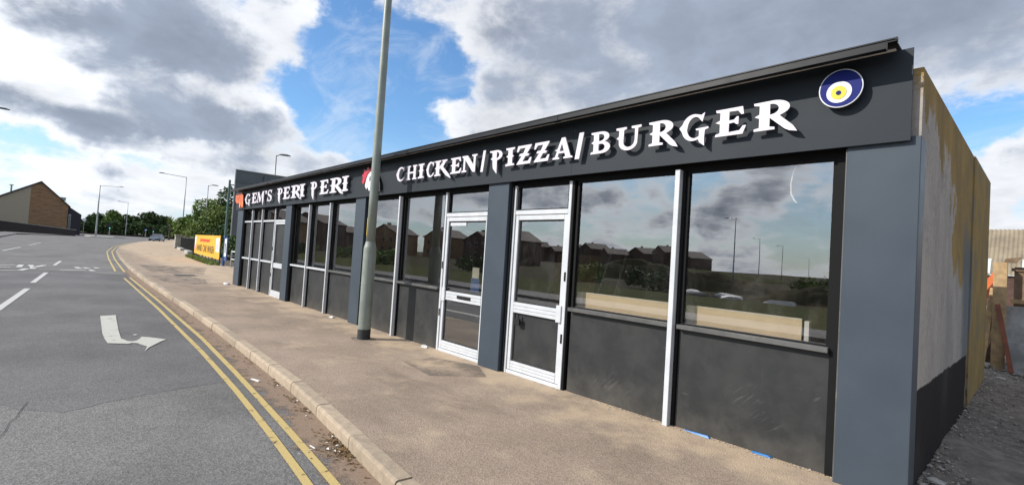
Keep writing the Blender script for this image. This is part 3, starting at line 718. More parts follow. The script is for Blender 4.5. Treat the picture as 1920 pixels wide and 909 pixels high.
part(MB().box(-1.11,-1.032,-.035,.06,.0,HEAD), 'corner_frame', 'frame')
part(MB().box(-1.0385,-1.0305,-.115,-.036,.0,2.55), 'corner_trim', 'sillM')

# ------------------------------------------------------------------ lettering
def arc(cx, cy, rx, ry, a0, a1, n=10):
    return [(cx + rx * math.cos(math.radians(a0 + (a1 - a0) * i / n)), cy + ry * math.sin(math.radians(a0 + (a1 - a0) * i / n))) for i in range(n + 1)]
def stemL(x0, x1, w0):     # left side thorn for a stem going up, from bottom to top
    m = (x1 - x0)
    return [(x0, .44), (x0 - .10 * w0, .52), (x0, .60)]
GL_ = {}
GL_['I'] = [[(.02,0),(.98,.02),(.96,.11),(.74,.14),(.74,.46),(.90,.53),(.74,.60),(.74,.87),(.96,.90),(.98,1),(.02,1),(.04,.90),(.28,.87),(.28,.60),(.06,.53),(.28,.46),(.28,.14),(.04,.11)]]
GL_['C'] = [[(.86,.66),(.93,1.02),(.80,.95)] + arc(.53,.5,.46,.52,70,160,9) + [(.0,.53)] + arc(.53,.5,.46,.52,195,290,9) + [(.86,.08),(.97,.26),(.90,.28)] + arc(.60,.5,.30,.41,-50,-170,8) + arc(.60,.5,.28,.41,-190,-305,8)]
GL_['G'] = [[(.78,.68),(.86,1.03),(.74,.95)] + arc(.47,.5,.42,.52,72,160,9) + [(-.04,.54)] + arc(.47,.5,.42,.52,195,278,8) + [(.66,.02),(.70,-.10),(.88,-.26),(.86,.02),(.88,.36),(1.0,.40),(1.0,.46),(.56,.44),(.57,.38),(.68,.36),(.68,.14)] + arc(.52,.5,.28,.42,-70,-170,8) + arc(.52,.5,.26,.41,-190,-300,8)]
GL_['E'] = [[(.02,0),(.90,.0),(1.0,.30),(.90,.30),(.80,.14),(.46,.12),(.46,.44),(.62,.46),(.70,.38),(.76,.38),(.76,.66),(.70,.66),(.62,.56),(.46,.55),(.46,.88),(.74,.87),(.84,.72),(.92,.72),(.88,1.0),(.02,1.0),(.04,.91),(.17,.88),(.17,.60),(.02,.53),(.17,.46),(.17,.12),(.04,.09)]]
GL_['S'] = [[(.10,.36),(.02,-.02),(.17,.06)] + arc(.50,.28,.44,.30,-118,60,12) + [(.46,.60),(.34,.70)] + arc(.50,.77,.24,.15,190,25,8) + [(.84,.66),(.93,1.03),(.78,.95)] + arc(.48,.74,.42,.28,68,215,10) + [(.30,.48),(.56,.37)] + arc(.46,.24,.24,.17,40,-100,8) + [(.22,.16),(.17,.36)]]
GL_['P'] = [[(.32,-.02),(.62,-.34),(.60,.44)] + arc(.52,.72,.48,.29,-80,85,12) + [(.0,1.0),(.02,.92),(.22,.88),(.24,.62),(.10,.54),(.25,.46),(.28,.15)], [(.56,.55),(.56,.90)] + arc(.56,.725,.20,.175,80,-80,8)]
GL_['R'] = [[(.02,0),(.50,.0),(.50,.08),(.38,.11),(.38,.42),(.72,-.02),(.82,-.10),(1.0,-.16),(.90,.06),(.60,.46)] + arc(.44,.73,.38,.28,-55,90,11) + [(.0,1.0),(.01,.92),(.14,.88),(.14,.58),(.03,.51),(.14,.44),(.14,.11),(.02,.08)], [(.38,.53),(.38,.90)] + arc(.40,.715,.18,.185,80,-80,8)]
GL_['M'] = [[(.0,0),(.26,0),(.26,.08),(.17,.11),(.21,.70),(.42,.02),(.50,.02),(.72,.70),(.76,.10),(.86,-.30),(.95,.10),(.93,.88),(1.0,.92),(1.0,1.0),(.76,1.0),(.52,.32),(.28,1.0),(.03,1.0),(.04,.92),(.12,.88),(.08,.11),(.0,.08)]]
GL_["'"] = [[(.1,1.0),(.9,1.0),(.65,.68),(.45,.68)]]
GL_['H'] = [[(.0,0),(.40,0),(.40,.09),(.31,.12),(.31,.44),(.69,.44),(.69,.12),(.60,.09),(.60,0),(1.0,0),(1.0,.09),(.90,.12),(.90,.88),(1.0,.91),(1.0,1),(.60,1),(.60,.91),(.69,.88),(.69,.56),(.31,.56),(.31,.88),(.40,.91),(.40,1),(.0,1),(.0,.91),(.10,.88),(.10,.59),(.0,.52),(.10,.45),(.10,.12),(.0,.09)]]
GL_['K'] = [[(.0,0),(.38,0),(.38,.09),(.29,.12),(.29,.42),(.36,.48),(.70,-.02),(1.02,-.26),(.90,.02),(.52,.56),(.66,.86),(.76,.92),(.74,1),(.44,1),(.46,.92),(.50,.88),(.29,.58),(.29,.88),(.38,.91),(.38,1),(.0,1),(.0,.91),(.09,.88),(.09,.58),(.0,.51),(.09,.44),(.09,.12),(.0,.09)]]
GL_['N'] = [[(.0,0),(.32,0),(.32,.09),(.22,.12),(.22,.74),(.74,-.04),(.90,-.06),(.90,.88),(1.0,.91),(1.0,1),(.66,1),(.66,.91),(.77,.88),(.77,.36),(.36,1),(.0,1),(.0,.91),(.10,.86),(.10,.12),(.0,.09)]]
GL_['/'] = [[(.0,-.12),(.55,-.12),(1.0,1.12),(.45,1.12)]]
GL_['Z'] = [[(.02,0),(.92,0),(1.0,.32),(.90,.32),(.78,.15),(.40,.14),(.58,.42),(.78,.42),(.84,.52),(.68,.54),(.96,.94),(.96,1),(.06,1),(.0,.68),(.10,.68),(.22,.86),(.58,.86),(.44,.58),(.22,.57),(.16,.46),(.34,.44),(.04,.06)]]
GL_['A'] = [[(.0,0),(.34,0),(.34,.08),(.25,.11),(.30,.28),(.60,.28),(.66,.11),(.56,.08),(.56,0),(1.02,0),(1.0,.08),(.90,.11),(.60,1.04),(.42,1.04),(.40,.98),(.24,.52),(.10,.44),(.21,.40),(.12,.11),(.0,.08)], [(.335,.38),(.45,.76),(.565,.38)]]
GL_['B'] = [[(.0,0)] + arc(.56,.27,.42,.27,-90,60,10) + [(.70,.53)] + arc(.50,.755,.42,.245,-40,90,9) + [(.0,1),(.01,.92),(.14,.88),(.14,.60),(.02,.52),(.14,.45),(.14,.12),(.01,.08)], [(.40,.12),(.40,.44)] + arc(.52,.28,.20,.16,85,-85,7), [(.40,.57),(.40,.89)] + arc(.48,.73,.20,.16,85,-85,7)]
GL_['U'] = [[(.0,1),(.0,.91),(.12,.88),(.12,.62),(.02,.54),(.12,.47)] + arc(.50,.32,.37,.35,190,350,12) + [(.88,.88),(1.0,.91),(1.0,1),(.62,1),(.62,.91),(.76,.88),(.76,.36)] + arc(.53,.35,.22,.24,-5,-175,9) + [(.32,.88),(.42,.91),(.42,1)]]
def flat_solid(name, contours, sx, sz, X, Z, yfront, thick, mat, parent):
    """filled outline (with counters) standing on the fascia, as a real solid"""
    c = bpy.data.curves.new(name, 'CURVE'); c.dimensions = '2D'; c.fill_mode = 'BOTH'; c.extrude = thick / 2
    for pts in contours:
        sp = c.splines.new('POLY'); sp.points.add(len(pts) - 1); sp.use_cyclic_u = True
        for k, (px, pz) in enumerate(pts): sp.points[k].co = (px * sx, pz * sz, 0, 1)
    o = bpy.data.objects.new(name, c); COL.objects.link(o)
    dg = bpy.context.evaluated_depsgraph_get(); me = bpy.data.meshes.new_from_object(o.evaluated_get(dg))
    bpy.data.objects.remove(o); bpy.data.curves.remove(c)
    me.transform(Matrix.Translation((X - O[0], yfront + thick / 2 - O[1], Z - O[2])) @ Matrix.Rotation(math.pi / 2, 4, 'X'))
    me.materials.clear(); me.name = name
    return obj(name, me, mat, parent)
def letters(row, z0, h):
    k = .9970
    for ch, xa, xb in row: flat_solid('sign_letter', GL_[ch], (xb - xa) * k, h * k, xa * k, 1.55 + (z0 - 1.55) * k, -.233, .014, 'letter', fas)
letters([('G',-17.72,-17.10),('E',-16.95,-16.40),('M',-16.40,-15.68),("'",-15.62,-15.40),('S',-15.38,-14.92),('P',-14.50,-14.05),('E',-13.98,-13.42),('R',-13.36,-12.56),('I',-12.75,-12.36),
         ('P',-12.02,-11.60),('E',-11.42,-10.89),('R',-10.83,-10.09),('I',-10.20,-9.86)], 2.715, .325)
letters([('C',-7.87,-7.57),('H',-7.52,-7.18),('I',-7.14,-6.95),('C',-6.89,-6.65),('K',-6.64,-6.19),('E',-6.21,-5.92),('N',-5.91,-5.55),('/',-5.46,-5.36),('P',-5.27,-5.00),('I',-4.93,-4.75),('Z',-4.71,-4.43),('Z',-4.39,-4.12),('A',-4.06,-3.75),('/',-3.71,-3.59)], 2.765, .245)
letters([('B',-3.48,-3.21),('U',-3.14,-2.83),('R',-2.74,-2.41),('G',-2.39,-2.11),('E',-2.05,-1.77),('R',-1.71,-1.36)], 2.765, .245)
# blue eye emblem
def disc(cx, cz, rx, rz, n=40): return [[(cx + rx * math.cos(2*math.pi*i/n), cz + rz * math.sin(2*math.pi*i/n)) for i in range(n)]]
ex, ez = -1.066, 3.008
emb = flat_solid('eye_emblem', disc(0,0,.146,.148), 1, 1, ex, ez, -.233, .014, 'eye_white', fas)
def layer(nm, cx, cz, rx, rz, k, m): flat_solid(nm, disc(cx,cz,rx,rz), 1, 1, ex, ez, -.2335 - k * .003, .003, m, fas)
layer('emblem_disc',0,0,.138,.140,1,'eye_navy'); layer('emblem_disc',-.008,-.030,.084,.082,2,'eye_white'); layer('emblem_disc',-.010,-.034,.052,.052,3,'eye_yellow'); layer('emblem_disc',-.010,-.036,.017,.017,4,'eye_navy')
# orange emblem at the far end
flat_solid('orange_emblem', [[(.0,.92),(.12,1.0),(.75,1.0),(.95,.80),(1.0,.35),(1.02,.0),(.86,.0),(.78,.30),(.72,.02),(.56,.0),(.55,.28),(.40,.34),(.18,.32),(.02,.52)]], 1.0, .50, -18.90, 2.62, -.233, .02, 'logo_orange', fas)
for px, pz, r in ((.22,.70,.05),(.52,.72,.05),(.38,.58,.06),(.62,.62,.04),(.70,.46,.04)):
    flat_solid('emblem_dot', disc(0,0,.8*r,.5*r,14), 1, 1, -18.90+px, 2.62+.5*pz, -.236, .0025, 'logo_dark', fas)
for px in (.62,.92): flat_solid('emblem_leg', [[(-.05,.02),(.04,.02),(.06,.30),(.0,.40),(-.04,.30)]], .8, .5, -18.90+px, 2.62, -.236, .0025, 'logo_peach', fas)
# rooster emblem behind the lamp post
RX, RZ = -9.22, 2.62
flat_solid('rooster_head', [[(.20,.28),(.28,.14),(.34,.22),(.44,.06),(.55,.16),(.70,.0),(.80,.14),(.95,.02),(.92,.35),(.80,.60),(.66,.76),(.46,.80),(.32,.70),(.24,.50)]], .80, .52, RX, RZ, -.233, .02, 'eye_white', fas)
flat_solid('rooster_comb', [[(.02,.42),(.06,.60),(.0,.72),(.10,.76),(.08,.92),(.22,.86),(.30,1.0),(.40,.88),(.54,.98),(.60,.84),(.70,.80),(.46,.835),(.29,.73),(.19,.52),(.12,.36)]], .80, .52, RX, RZ, -.233, .02, 'comb_red', fas)
flat_solid('rooster_eye', [[(.40,.44),(.56,.46),(.58,.62),(.42,.60)]], .80, .52, RX, RZ, -.236, .0025, 'logo_grey', fas)
flat_solid('rooster_beak', [[(.58,.40),(.78,.34),(.66,.52)]], .80, .52, RX, RZ, -.237, .003, 'eye_yellow', fas)

# ------------------------------------------------------------------ things inside and against the shop
def board(x0, x1, ret, label):
    t = thing('cream_board', label, 'board', ((x0+x1)/2, .12, .997), group='cream boards behind the glass')
    og = ((x0+x1)/2, .12, .997)
    MB().box(x0+ret, x1, .115, .13, .998, 1.185).build('face', 'cream', t, og)
    MB().hexa([(x0,.06,.998),(x0+ret-.001,.113,.998),(x0+ret-.001,.128,.998),(x0,.075,.998),(x0,.06,1.185),(x0+ret-.001,.113,1.185),(x0+ret-.001,.128,1.185),(x0,.075,1.185)]).build('end_return', 'creamside', t, og)
    MB().box(x0+ret, x1, .112, .134, 1.1855, 1.175).build('edging', 'creamside', t, og)
board(-3.83,-2.50,.10,'long cream board on the sill behind the glass next to the padlocked door')
board(-2.42,-1.36,.10,'shorter cream board on the sill behind the corner window')
tag(MB().box(-1.335,-1.30,.10,.16,.998,1.17).build('white_strip','white'), 'thin white upright strip at the end of the shorter cream board', 'strip')
lad = thing('step_ladder', 'metal ladder leaning inside the window next to the padlocked door', 'ladder', (-5.0,2.2,0.012))
for s in (0,.38): MB().tube([(-5.2+s,1.9,.012),(-5.05+s*.8,2.6,2.0)],.02,6).build('rail','galv',lad,(-5.0,2.2,.012))
for k in range(7):
    u = (k + .7) / 7.4; MB().tube([(-5.2+.15*u,1.9+.7*u,.012+1.99*u),(-4.82+.075*u,1.9+.7*u,.012+1.99*u)],.014,6).build('rung','galv',lad,(-5.0,2.2,.012))
tag(MB().tube([(-1.42,.05,2.54),(-1.46,.055,2.44),(-1.475,.055,2.34),(-1.47,.055,2.25),(-1.44,.05,2.19),(-1.42,.05,2.17)],.006,6).build('hanging_cable','white'), 'white cable dangling in a curve behind the corner window', 'cable')
for i,(x0,y0,w_,h_,mt,nm,lb) in enumerate([(-7.6,3.6,1.2,1.7,'wood','plywood_sheet','plywood sheet standing in the dark room behind the middle windows'),(-3.9,4.5,1.1,1.75,'wood_old','chipboard_sheet','brown chipboard sheet standing inside behind the long cream board'),(-2.6,4.4,.6,1.1,'wood','crate_panel','pale timber panel inside behind the corner window')]):
    tag(MB().hexa([(x0,y0,.013),(x0+w_,y0,.013),(x0+w_,y0+.02,.013),(x0,y0+.02,.013),(x0,y0+.35,h_),(x0+w_,y0+.35,h_),(x0+w_,y0+.37,h_),(x0,y0+.37,h_)]).build(nm, mt), lb, 'board')
# blue plastic under the corner panel
tag(MB().hexa([(-1.66,-.06,.002),(-1.49,-.06,.004),(-1.49,-.02,.004),(-1.66,-.02,.004),(-1.65,-.05,.012),(-1.52,-.05,.016),(-1.52,-.03,.016),(-1.65,-.03,.012)]).build('blue_strip','blue_pl',bevel=.003), 'short bright blue plastic strip under the corner stall riser', 'plastic strip')
tag(MB().hexa([(-2.30,-.045,.002),(-2.02,-.07,.002),(-2.02,-.03,.002),(-2.30,-.03,.002),(-2.28,-.042,.008),(-2.04,-.06,.02),(-2.05,-.045,.022),(-2.28,-.038,.008)]).build('blue_sheet','blue_pl'), 'longer crumpled blue plastic scrap by the white mullion foot', 'plastic scrap')
def crumple(name, x, y, z, s, mat, label, cat='litter', seed=1):
    r = random.Random(seed); bm = bmesh.new(); bmesh.ops.create_icosphere(bm, subdivisions=2, radius=s)
    for v_ in bm.verts: k = r.uniform(.55,1.15); v_.co = Vector((v_.co.x*k*1.3, v_.co.y*k, abs(v_.co.z*k*.7) if v_.co.z>0 else v_.co.z*.05))
    me = bpy.data.meshes.new(name); bm.to_mesh(me); bm.free(); o = obj(name, me, mat); o.location = (x,y,z); return tag(o, label, cat)
crumple('crumpled_bag',-18.75,-.32,.003,.11,'litter','crumpled pale plastic bag at the foot of the far left pillar',seed=2)
crumple('litter_scrap',-10.35,-.16,.003,.06,'litter','small white scrap on the pavement beside the wide lamp post and the pillar',seed=3)
crumple('litter_scrap',-6.75,-.10,.003,.055,'litter','little pale rubble scrap at the foot of the glazed door jamb',seed=5)
tag(MB().hexa([(-6.38,-2.78,-.104),(-6.20,-2.74,-.104),(-6.21,-2.71,-.104),(-6.39,-2.75,-.104),(-6.37,-2.775,-.098),(-6.22,-2.74,-.093),(-6.225,-2.715,-.093),(-6.38,-2.755,-.098)]).build('flattened_carton','litter'), 'flattened pale paper carton lying in the gutter', 'litter')
tag(MB().tube([(-4.03,-2.94,-.097),(-3.95,-2.93,-.097)],[.005,.005],8).build('cigarette_packet','litter'), 'small rolled white wrapper lying near the yellow line', 'litter')
# leaf litter in the gutter
b = MB(); w2 = MB(); rr = random.Random(11)
def leaf(bm_, x, y, z, s):
    a = rr.uniform(0, 6.28); c, sn = math.cos(a) * s, math.sin(a) * s; t1, t2 = rr.uniform(0, s * .7), rr.uniform(0, s * .7)
    bm_.poly([(x - c, y - sn, z), (x + sn * .45, y - c * .45, z + t1), (x + c, y + sn, z + t2 * .3), (x - sn * .45, y + c * .45, z + t2)])
for i in range(650):
    if rr.random() < .5: X = rr.gauss(-3.85, .16); Y = ky(X) - abs(rr.gauss(.02, .07))
    elif rr.random() < .4: X = rr.choice([-4.9,-5.3,-6.0,-7.2,-8.4]) + rr.gauss(0,.09); Y = ky(X) - abs(rr.gauss(.02,.06))
    else: X = rr.uniform(-14, -2.5); Y = ky(X) - abs(rr.gauss(.04, .13))
    leaf(b if rr.random() < .92 else w2, X, Y - .01, -.1, rr.uniform(.006, .022))
stuff(b.build('leaf_litter', 'deadleaf')); stuff(w2.build('paper_litter', 'litter'))
b = MB()
for i in range(420):
    X = rr.uniform(-19, -1.1); leaf(b, X, -.03 - abs(rr.gauss(0, .06)), .003, rr.uniform(.004, .016))
stuff(b.build('doorstep_debris', 'silt' if False else 'stone_pale'))
P1 = [((rr.uniform(-3.2,-1.05) if rr.random()<.6 else rr.uniform(-13,-1.05), -.02 - abs(rr.gauss(0,.03)), .002), rr.uniform(.004,.014), 9000+i) for i in range(420)]
stuff(chips('wall_foot_grit', 'kerb', P1))

# ------------------------------------------------------------------ lamp posts
def lamp_head(b_, p, d, L=.62):
    p = Vector(p); d = Vector(d).normalized(); s = Vector((-d.y, d.x, 0))
    pts = []
    for t, wd, hh in ((0,.05,.05),(.25,.11,.09),(.7,.13,.09),(1,.06,.03)):
        c = p + d * (t * L); pts.append([c - s*wd + Vector((0,0,-.02)), c + s*wd + Vector((0,0,-.02)), c + s*wd*.7 + Vector((0,0,hh)), c - s*wd*.7 + Vector((0,0,hh))])
    n = len(b_.v)
    for q in pts: b_.v += [tuple(v_) for v_ in q]
    for i in range(3):
        for k in range(4): a = n+i*4+k; c = n+i*4+(k+1)%4; b_.f.append((a,c,c+4,a+4))
    b_.f.append((n,n+3,n+2,n+1)); b_.f.append((n+12,n+13,n+14,n+15))
def street_lamp(loc, h, d, arm, label, mat='galv', r=.085, group='street lamps', z=None):
    z = gz(loc[0]) if z is None else z
    L = (loc[0], loc[1], z); t = thing('street_lamp', label, 'street lamp', L, group=group)
    MB().tube([(0,0,-.05),(0,0,1.4),(0,0,1.5),(0,0,h*.6),(0,0,h)],[r*1.25,r*1.2,r,r*.8,r*.6],10).build('pole',mat,t,smooth=True)
    d = Vector((d[0],d[1],0)).normalized(); a0 = Vector((0,0,h-.06)); a1 = a0 + d*arm + Vector((0,0,.12))
    MB().tube([a0,a1],.035,8).build('arm',mat,t)
    b_ = MB(); lamp_head(b_, a1, d, .75); b_.build('lantern','signback',t)
    return t
# the near post, drawn out with its swaged base
px, py = -7.79, -.66
t = thing('street_lamp', 'big grey-green lamp post with wide base standing on the pavement before the shop', 'street lamp', (px,py,0), group='street lamps')
MB().tube([(0,0,-.1),(0,0,.17)],.108,28).build('base_coating','postdark',t,smooth=False)
MB().tube([(0,0,.1701),(0,0,1.52),(0,0,1.56),(0,0,1.62),(0,0,1.66)],[.106,.106,.103,.086,.078],28).build('base_column','postgreen',t,smooth=False)
MB().tube([(0,0,1.62),(0,0,2.5),(0,0,6),(0,0,9.6)],[.076,.074,.064,.052],24).build('shaft','postgreen',t,smooth=True)
q = MB()
for k in range(7):
    a0 = -1.35 + k * .13; a1 = a0 + .13
    q.hexa([(math.cos(a0)*.1065,math.sin(a0)*.1065,.35),(math.cos(a0)*.1095,math.sin(a0)*.1095,.35),(math.cos(a1)*.1095,math.sin(a1)*.1095,.35),(math.cos(a1)*.1065,math.sin(a1)*.1065,.35),
            (math.cos(a0)*.1065,math.sin(a0)*.1065,.92),(math.cos(a0)*.1095,math.sin(a0)*.1095,.92),(math.cos(a1)*.1095,math.sin(a1)*.1095,.92),(math.cos(a1)*.1065,math.sin(a1)*.1065,.92)])
q.build('access_door','postgreen',t)
MB().tube([(0,0,.93),(0,0,.945)],.1095,28).build('band','postgreen',t)
q = MB()
for k in range(6):
    a0 = -2.9 + k * .22; a1 = a0 + .22
    q.poly([(math.cos(a)*.0775,math.sin(a)*.0775,z) for a, z in ((a0,1.76),(a1,1.76),(a1,2.06),(a0,2.06))])
q.build('sticker','stickery',t)
MB().tube([(0,0,9.5),(0,-.4,9.66),(0,-1.4,9.75)],.04,10).build('arm','postgreen',t)
b_ = MB(); lamp_head(b_, (0,-1.4,9.75), (0,-1,0)); b_.build('lantern','signback',t)
street_lamp((-127,.4),10.2,(.25,1),3.0,'tall far lamp post with arm to the right beside the brick gable',r=.14)
street_lamp((-164.1,7.8),9.0,(-.1,-1),1.5,'smaller distant lamp post rising from the far tree line')
street_lamp((-83.8,8.1),9.9,(.1,-1),2.6,'lamp post with arm to the left rising from the hedge beyond the stone pier')
street_lamp((-70.3,8.4),7.9,(.3,.95),.35,'short-armed lamp post right behind the yellow banner')
street_lamp((-38.5,6.7),7.95,(.35,1),.22,'lamp post rising behind the shop roof beside the big sign back')
street_lamp((-52.5,-10.6),10.0,(0,1),1.85,'lamp post at the left picture edge showing its lantern only')
for i, (x, y) in enumerate([(-28.6,-63.7),(-41,-105.9),(-45.4,-133.5),(-66.4,-229)]):
    street_lamp((x,y),9.0,(-1,-.6),1.6,['nearest','second','third','farthest'][i] + ' of the row of lamp posts mirrored in the corner window')

# ------------------------------------------------------------------ trees
def crown(name, lumps, n, size, mat, seed, parent):
    r = random.Random(seed); v = []; f = []
    tot = sum(l[3] ** 2 for l in lumps)
    for (cx, cy, cz, R, fl) in lumps:
        for _ in range(int(n * R * R / tot)):
            a = r.uniform(0, 6.283); u = r.uniform(-.75, 1); k = R * (.62 + .40 * r.random() ** .6) * (1 + .16 * math.sin(a * 5 + cx * 3) * math.cos(u * 6 + cz))
            s_ = math.sqrt(max(0, 1 - u * u)); c = Vector((cx + k * s_ * math.cos(a), cy + k * s_ * math.sin(a), cz + k * u * fl))
            d1 = Vector((r.gauss(0,1), r.gauss(0,1), r.gauss(0,.7))).normalized(); d2 = d1.cross(Vector((r.gauss(0,1), r.gauss(0,1), r.gauss(0,1)))).normalized()
            s = size * r.uniform(.5, 1.3); m = len(v)
            v += [tuple(c - d1*s), tuple(c - d2*s*.5 + d1*s*.1), tuple(c + d1*s), tuple(c + d2*s*.5 + d1*s*.15)]; f.append((m, m+1, m+2, m+3))
    me = bpy.data.meshes.new(name); me.from_pydata(v, [], f); return obj(name, me, mat, parent)
def tree(name, label, loc, h, R, mat, seed, n=5000, size=.22, group='trees', conical=False, lat=1.0):
    r = random.Random(seed); t = thing(name, label, 'tree', (loc[0], loc[1], gz(loc[0]) - .15), group=group)
    b = MB(); b.tube([(0,0,0),(.05,0,h*.3),(-.05,.05,h*.62)],[h*.028,h*.02,h*.01],8)
    lumps = []
    for k in range(13):
        a = k * 2.4 + r.uniform(-.4,.4); fz = .26 + .6 * ((k * .618) % 1.0); rad = R * (.62 if not conical else .7 * (1.1 - fz)) * r.uniform(.55, 1.1)
        c = (rad * math.cos(a), rad * math.sin(a) * lat, h * fz)
        lumps.append((*c, R * r.uniform(.30, .52) * (1.0 if not conical else 1.15 - .6 * fz), r.uniform(.7, .95)))
        b.tube([(0,0,h*(.2+.25*r.random())),(c[0]*.55,c[1]*.55,h*fz*.8),c],[h*.012,h*.007,h*.003],5,False)
    lumps.append((0,0,h*.80,R*.45,.9)); lumps.append((0,0,h*.45,R*.6,.9))
    b.build('trunk','bark',t); crown('crown', lumps, n, size, mat, seed, t)
    return t
tree('broadleaf_tree','bright green bushy tree behind the yellow banner left of the lamp post',(-76,9.4),6.6,3.6,'leaf1',1,12000,.20)
tree('broadleaf_tree','tall dark green tree behind the banner against the big sign back',(-72,11.6),8.6,3.8,'leaf2',2,12000,.20)
tree('broadleaf_tree','rounded light green tree at the middle of the hedge behind the banner',(-66,8.4),5.4,2.8,'leaf3',3,9000,.18)
tree('broadleaf_tree','dark shrubby tree under the big sign back beside the shop',(-47,7.4),4.4,2.6,'leaf2',4,7000,.16)
tree('broadleaf_tree','low dark tree behind the railing left of the banner',(-60,8.6),2.9,2.4,'leaf2',5,6000,.15)
fars = [(-190,-6,5.2,3.5,'leaf2','dark low tree behind the dark extension of the brick gable'),(-196,2.2,5.4,4,'leaf2','low dark tree left of the tall far lamp post'),(-192,6.5,7.4,4,'leaf1','pointed green tree right of the tall far lamp post'),(-203,10.5,6.6,4,'leaf2','dark tree behind the smaller distant lamp post'),
        (-190,14.2,7.4,4.4,'leaf2','broad dark tree above the blue car, left one'),(-199,18.5,7.2,4.0,'leaf2','broad dark tree above the blue car, right one'),(-178,21.5,5.6,4.0,'leaf2','low dark tree between the blue car and the stone pier'),(-150,24,5.0,4,'leaf1','distant green tree just left of the stone pier')]
for i, (x, y, h, R, mt, lb) in enumerate(fars): tree('far_tree', lb, (x, y), h, R, mt, 20 + i, 4500, .42, 'far tree line', conical=(i == 2))
# spiky plant
t = thing('spiky_palm','spiky palm-like plant standing left of the bright green tree','plant',(-148,15.2,gz(-148)-.1))
b = MB(); r = random.Random(5)
for k in range(46):
    a = r.uniform(0, 6.28); e = r.uniform(.1, 1.4); L = r.uniform(1.6, 2.8); d = Vector((math.cos(a)*math.cos(e), math.sin(a)*math.cos(e), math.sin(e))); s = Vector((-math.sin(a), math.cos(a), 0)) * .14
    c = Vector((0,0,4.0)); b.poly([c - s, c + s, c + d*L*.6 + s*.8, c + d*L - Vector((0,0,.2)), c + d*L*.6 - s*.8])
b.build('fronds','leaf1',t); MB().tube([(0,0,0),(0,0,4.0)],[.22,.16],8).build('trunk','bark',t)
# dark hedge mass closing the far end of the road
b_ = thing('hedge','long dark hedge closing the far end of the road','hedge',(-185,10,gz(-185)-.2))
crown('foliage', [(r.uniform(-3,3), -18 + k*1.6, r.uniform(1.0,2.6), 2.2, .9) for k in range(30)], 14000, .40, 'leaf2', 77, b_)
MB().tube([(0,-18,0),(0,0,.4),(0,30,0)],[.3,.3,.3],6).build('stems','bark',b_)
h2 = thing('hedge','overgrown hedge running along behind the railing and the banner','hedge',(-52,5.4,0))
crown('foliage', [(-16 + k*1.5, -1.1*(k-11)/11 + .9 + r.uniform(-.2,.3), r.uniform(.5,1.2), .95, .9) for k in range(24)], 14000, .13, 'leaf2', 78, h2)
MB().tube([(-15,1.6,0),(0,.5,.3),(19,-.6,0)],[.1,.1,.1],6).build('stems','bark',h2)

# ------------------------------------------------------------------ banner, railing, pier, signs at the car wash
A, Bq = Vector((-43.0,2.85,0)), Vector((-31.85,2.17,0)); ax = (Bq - A).normalized(); nrm = Vector((ax.y, -ax.x, 0))
def onb(u, z, o=0.0): p = A + (Bq - A) * u + nrm * o; return (p.x, p.y, z)
fence = thing('banner_fence','low dark metal fence carrying the yellow banner','fence',tuple(A))
for k in range(9): p = onb(k/8, 0); MB().tube([(p[0]-A.x,p[1]-A.y,-.05),(p[0]-A.x,p[1]-A.y,1.72)],.03,6).build('post','black',fence)
for z in (.2,1.66): MB().tube([Vector(onb(0,z))-A,Vector(onb(1,z))-A],.02,6).build('rail','black',fence)
ban = thing('banner','yellow car wash banner with black lettering and red print on the fence','banner',tuple(A))
def bsheet(nm, u0,u1,z0,z1,mt,o,par=ban,skew=None):
    q = MB()
    n = 14 if nm == 'cloth' else 1
    for k in range(n):
        a, b = u0+(u1-u0)*k/n, u0+(u1-u0)*(k+1)/n
        sag = lambda u: .02*math.sin(u*19) if nm == 'cloth' else 0
        q.hexa([Vector(onb(a,z0+sag(a),o+.006))-A,Vector(onb(b,z0+sag(b),o+.006))-A,Vector(onb(b,z0+sag(b),o))-A,Vector(onb(a,z0+sag(a),o))-A,Vector(onb(a,z1,o+.006))-A,Vector(onb(b,z1,o+.006))-A,Vector(onb(b,z1,o))-A,Vector(onb(a,z1,o))-A])
    return q.build(nm, mt, par)
bsheet('cloth',.0,1.0,.34,1.70,'banner',.035)
def txt(nm, string, u0, u1, z0, z1, mt):
    c = bpy.data.curves.new(nm,'FONT'); c.body = string; c.size = 1; c.extrude = .004; c.resolution_u = 2
    o = bpy.data.objects.new(nm,c); COL.objects.link(o); dg = bpy.context.evaluated_depsgraph_get(); me = bpy.data.meshes.new_from_object(o.evaluated_get(dg)); bpy.data.objects.remove(o); bpy.data.curves.remove(c)
    mx = [v.co for v in me.vertices]; x0_, x1_ = min(v.x for v in mx), max(v.x for v in mx); y0_, y1_ = min(v.y for v in mx), max(v.y for v in mx)
    for v_ in me.vertices:
        u = u0 + (u1-u0)*(v_.co.x-x0_)/(x1_-x0_); z = z0 + (z1-z0)*(v_.co.y-y0_)/(y1_-y0_); v_.co = Vector(onb(u, z, .048 + v_.co.z)) - A
    me.materials.clear(); return obj(nm, me, mt, ban)
txt('black_lettering','HAND CAR WASH',.12,.82,.58,1.05,'banblk')
for k in range(9): bsheet('red_print', .26+.045*k, .295+.045*k, 1.24+.02*(k%3), 1.45-.015*(k%2), 'banred', .046)
for u0,u1,z0,z1,mt in ((.015,.075,.95,1.60,'white'),(.02,.07,.70,1.0,'banpink'),(.88,.985,.75,1.56,'white'),(.90,.96,.9,1.2,'banpink')): bsheet('printed_patch',u0,u1,z0,z1,mt,.046 if mt=='white' else .054)
sg = thing('notice_board','blue framed notice board with white panel at the end of the banner','notice board',(-31.5,2.3,0))
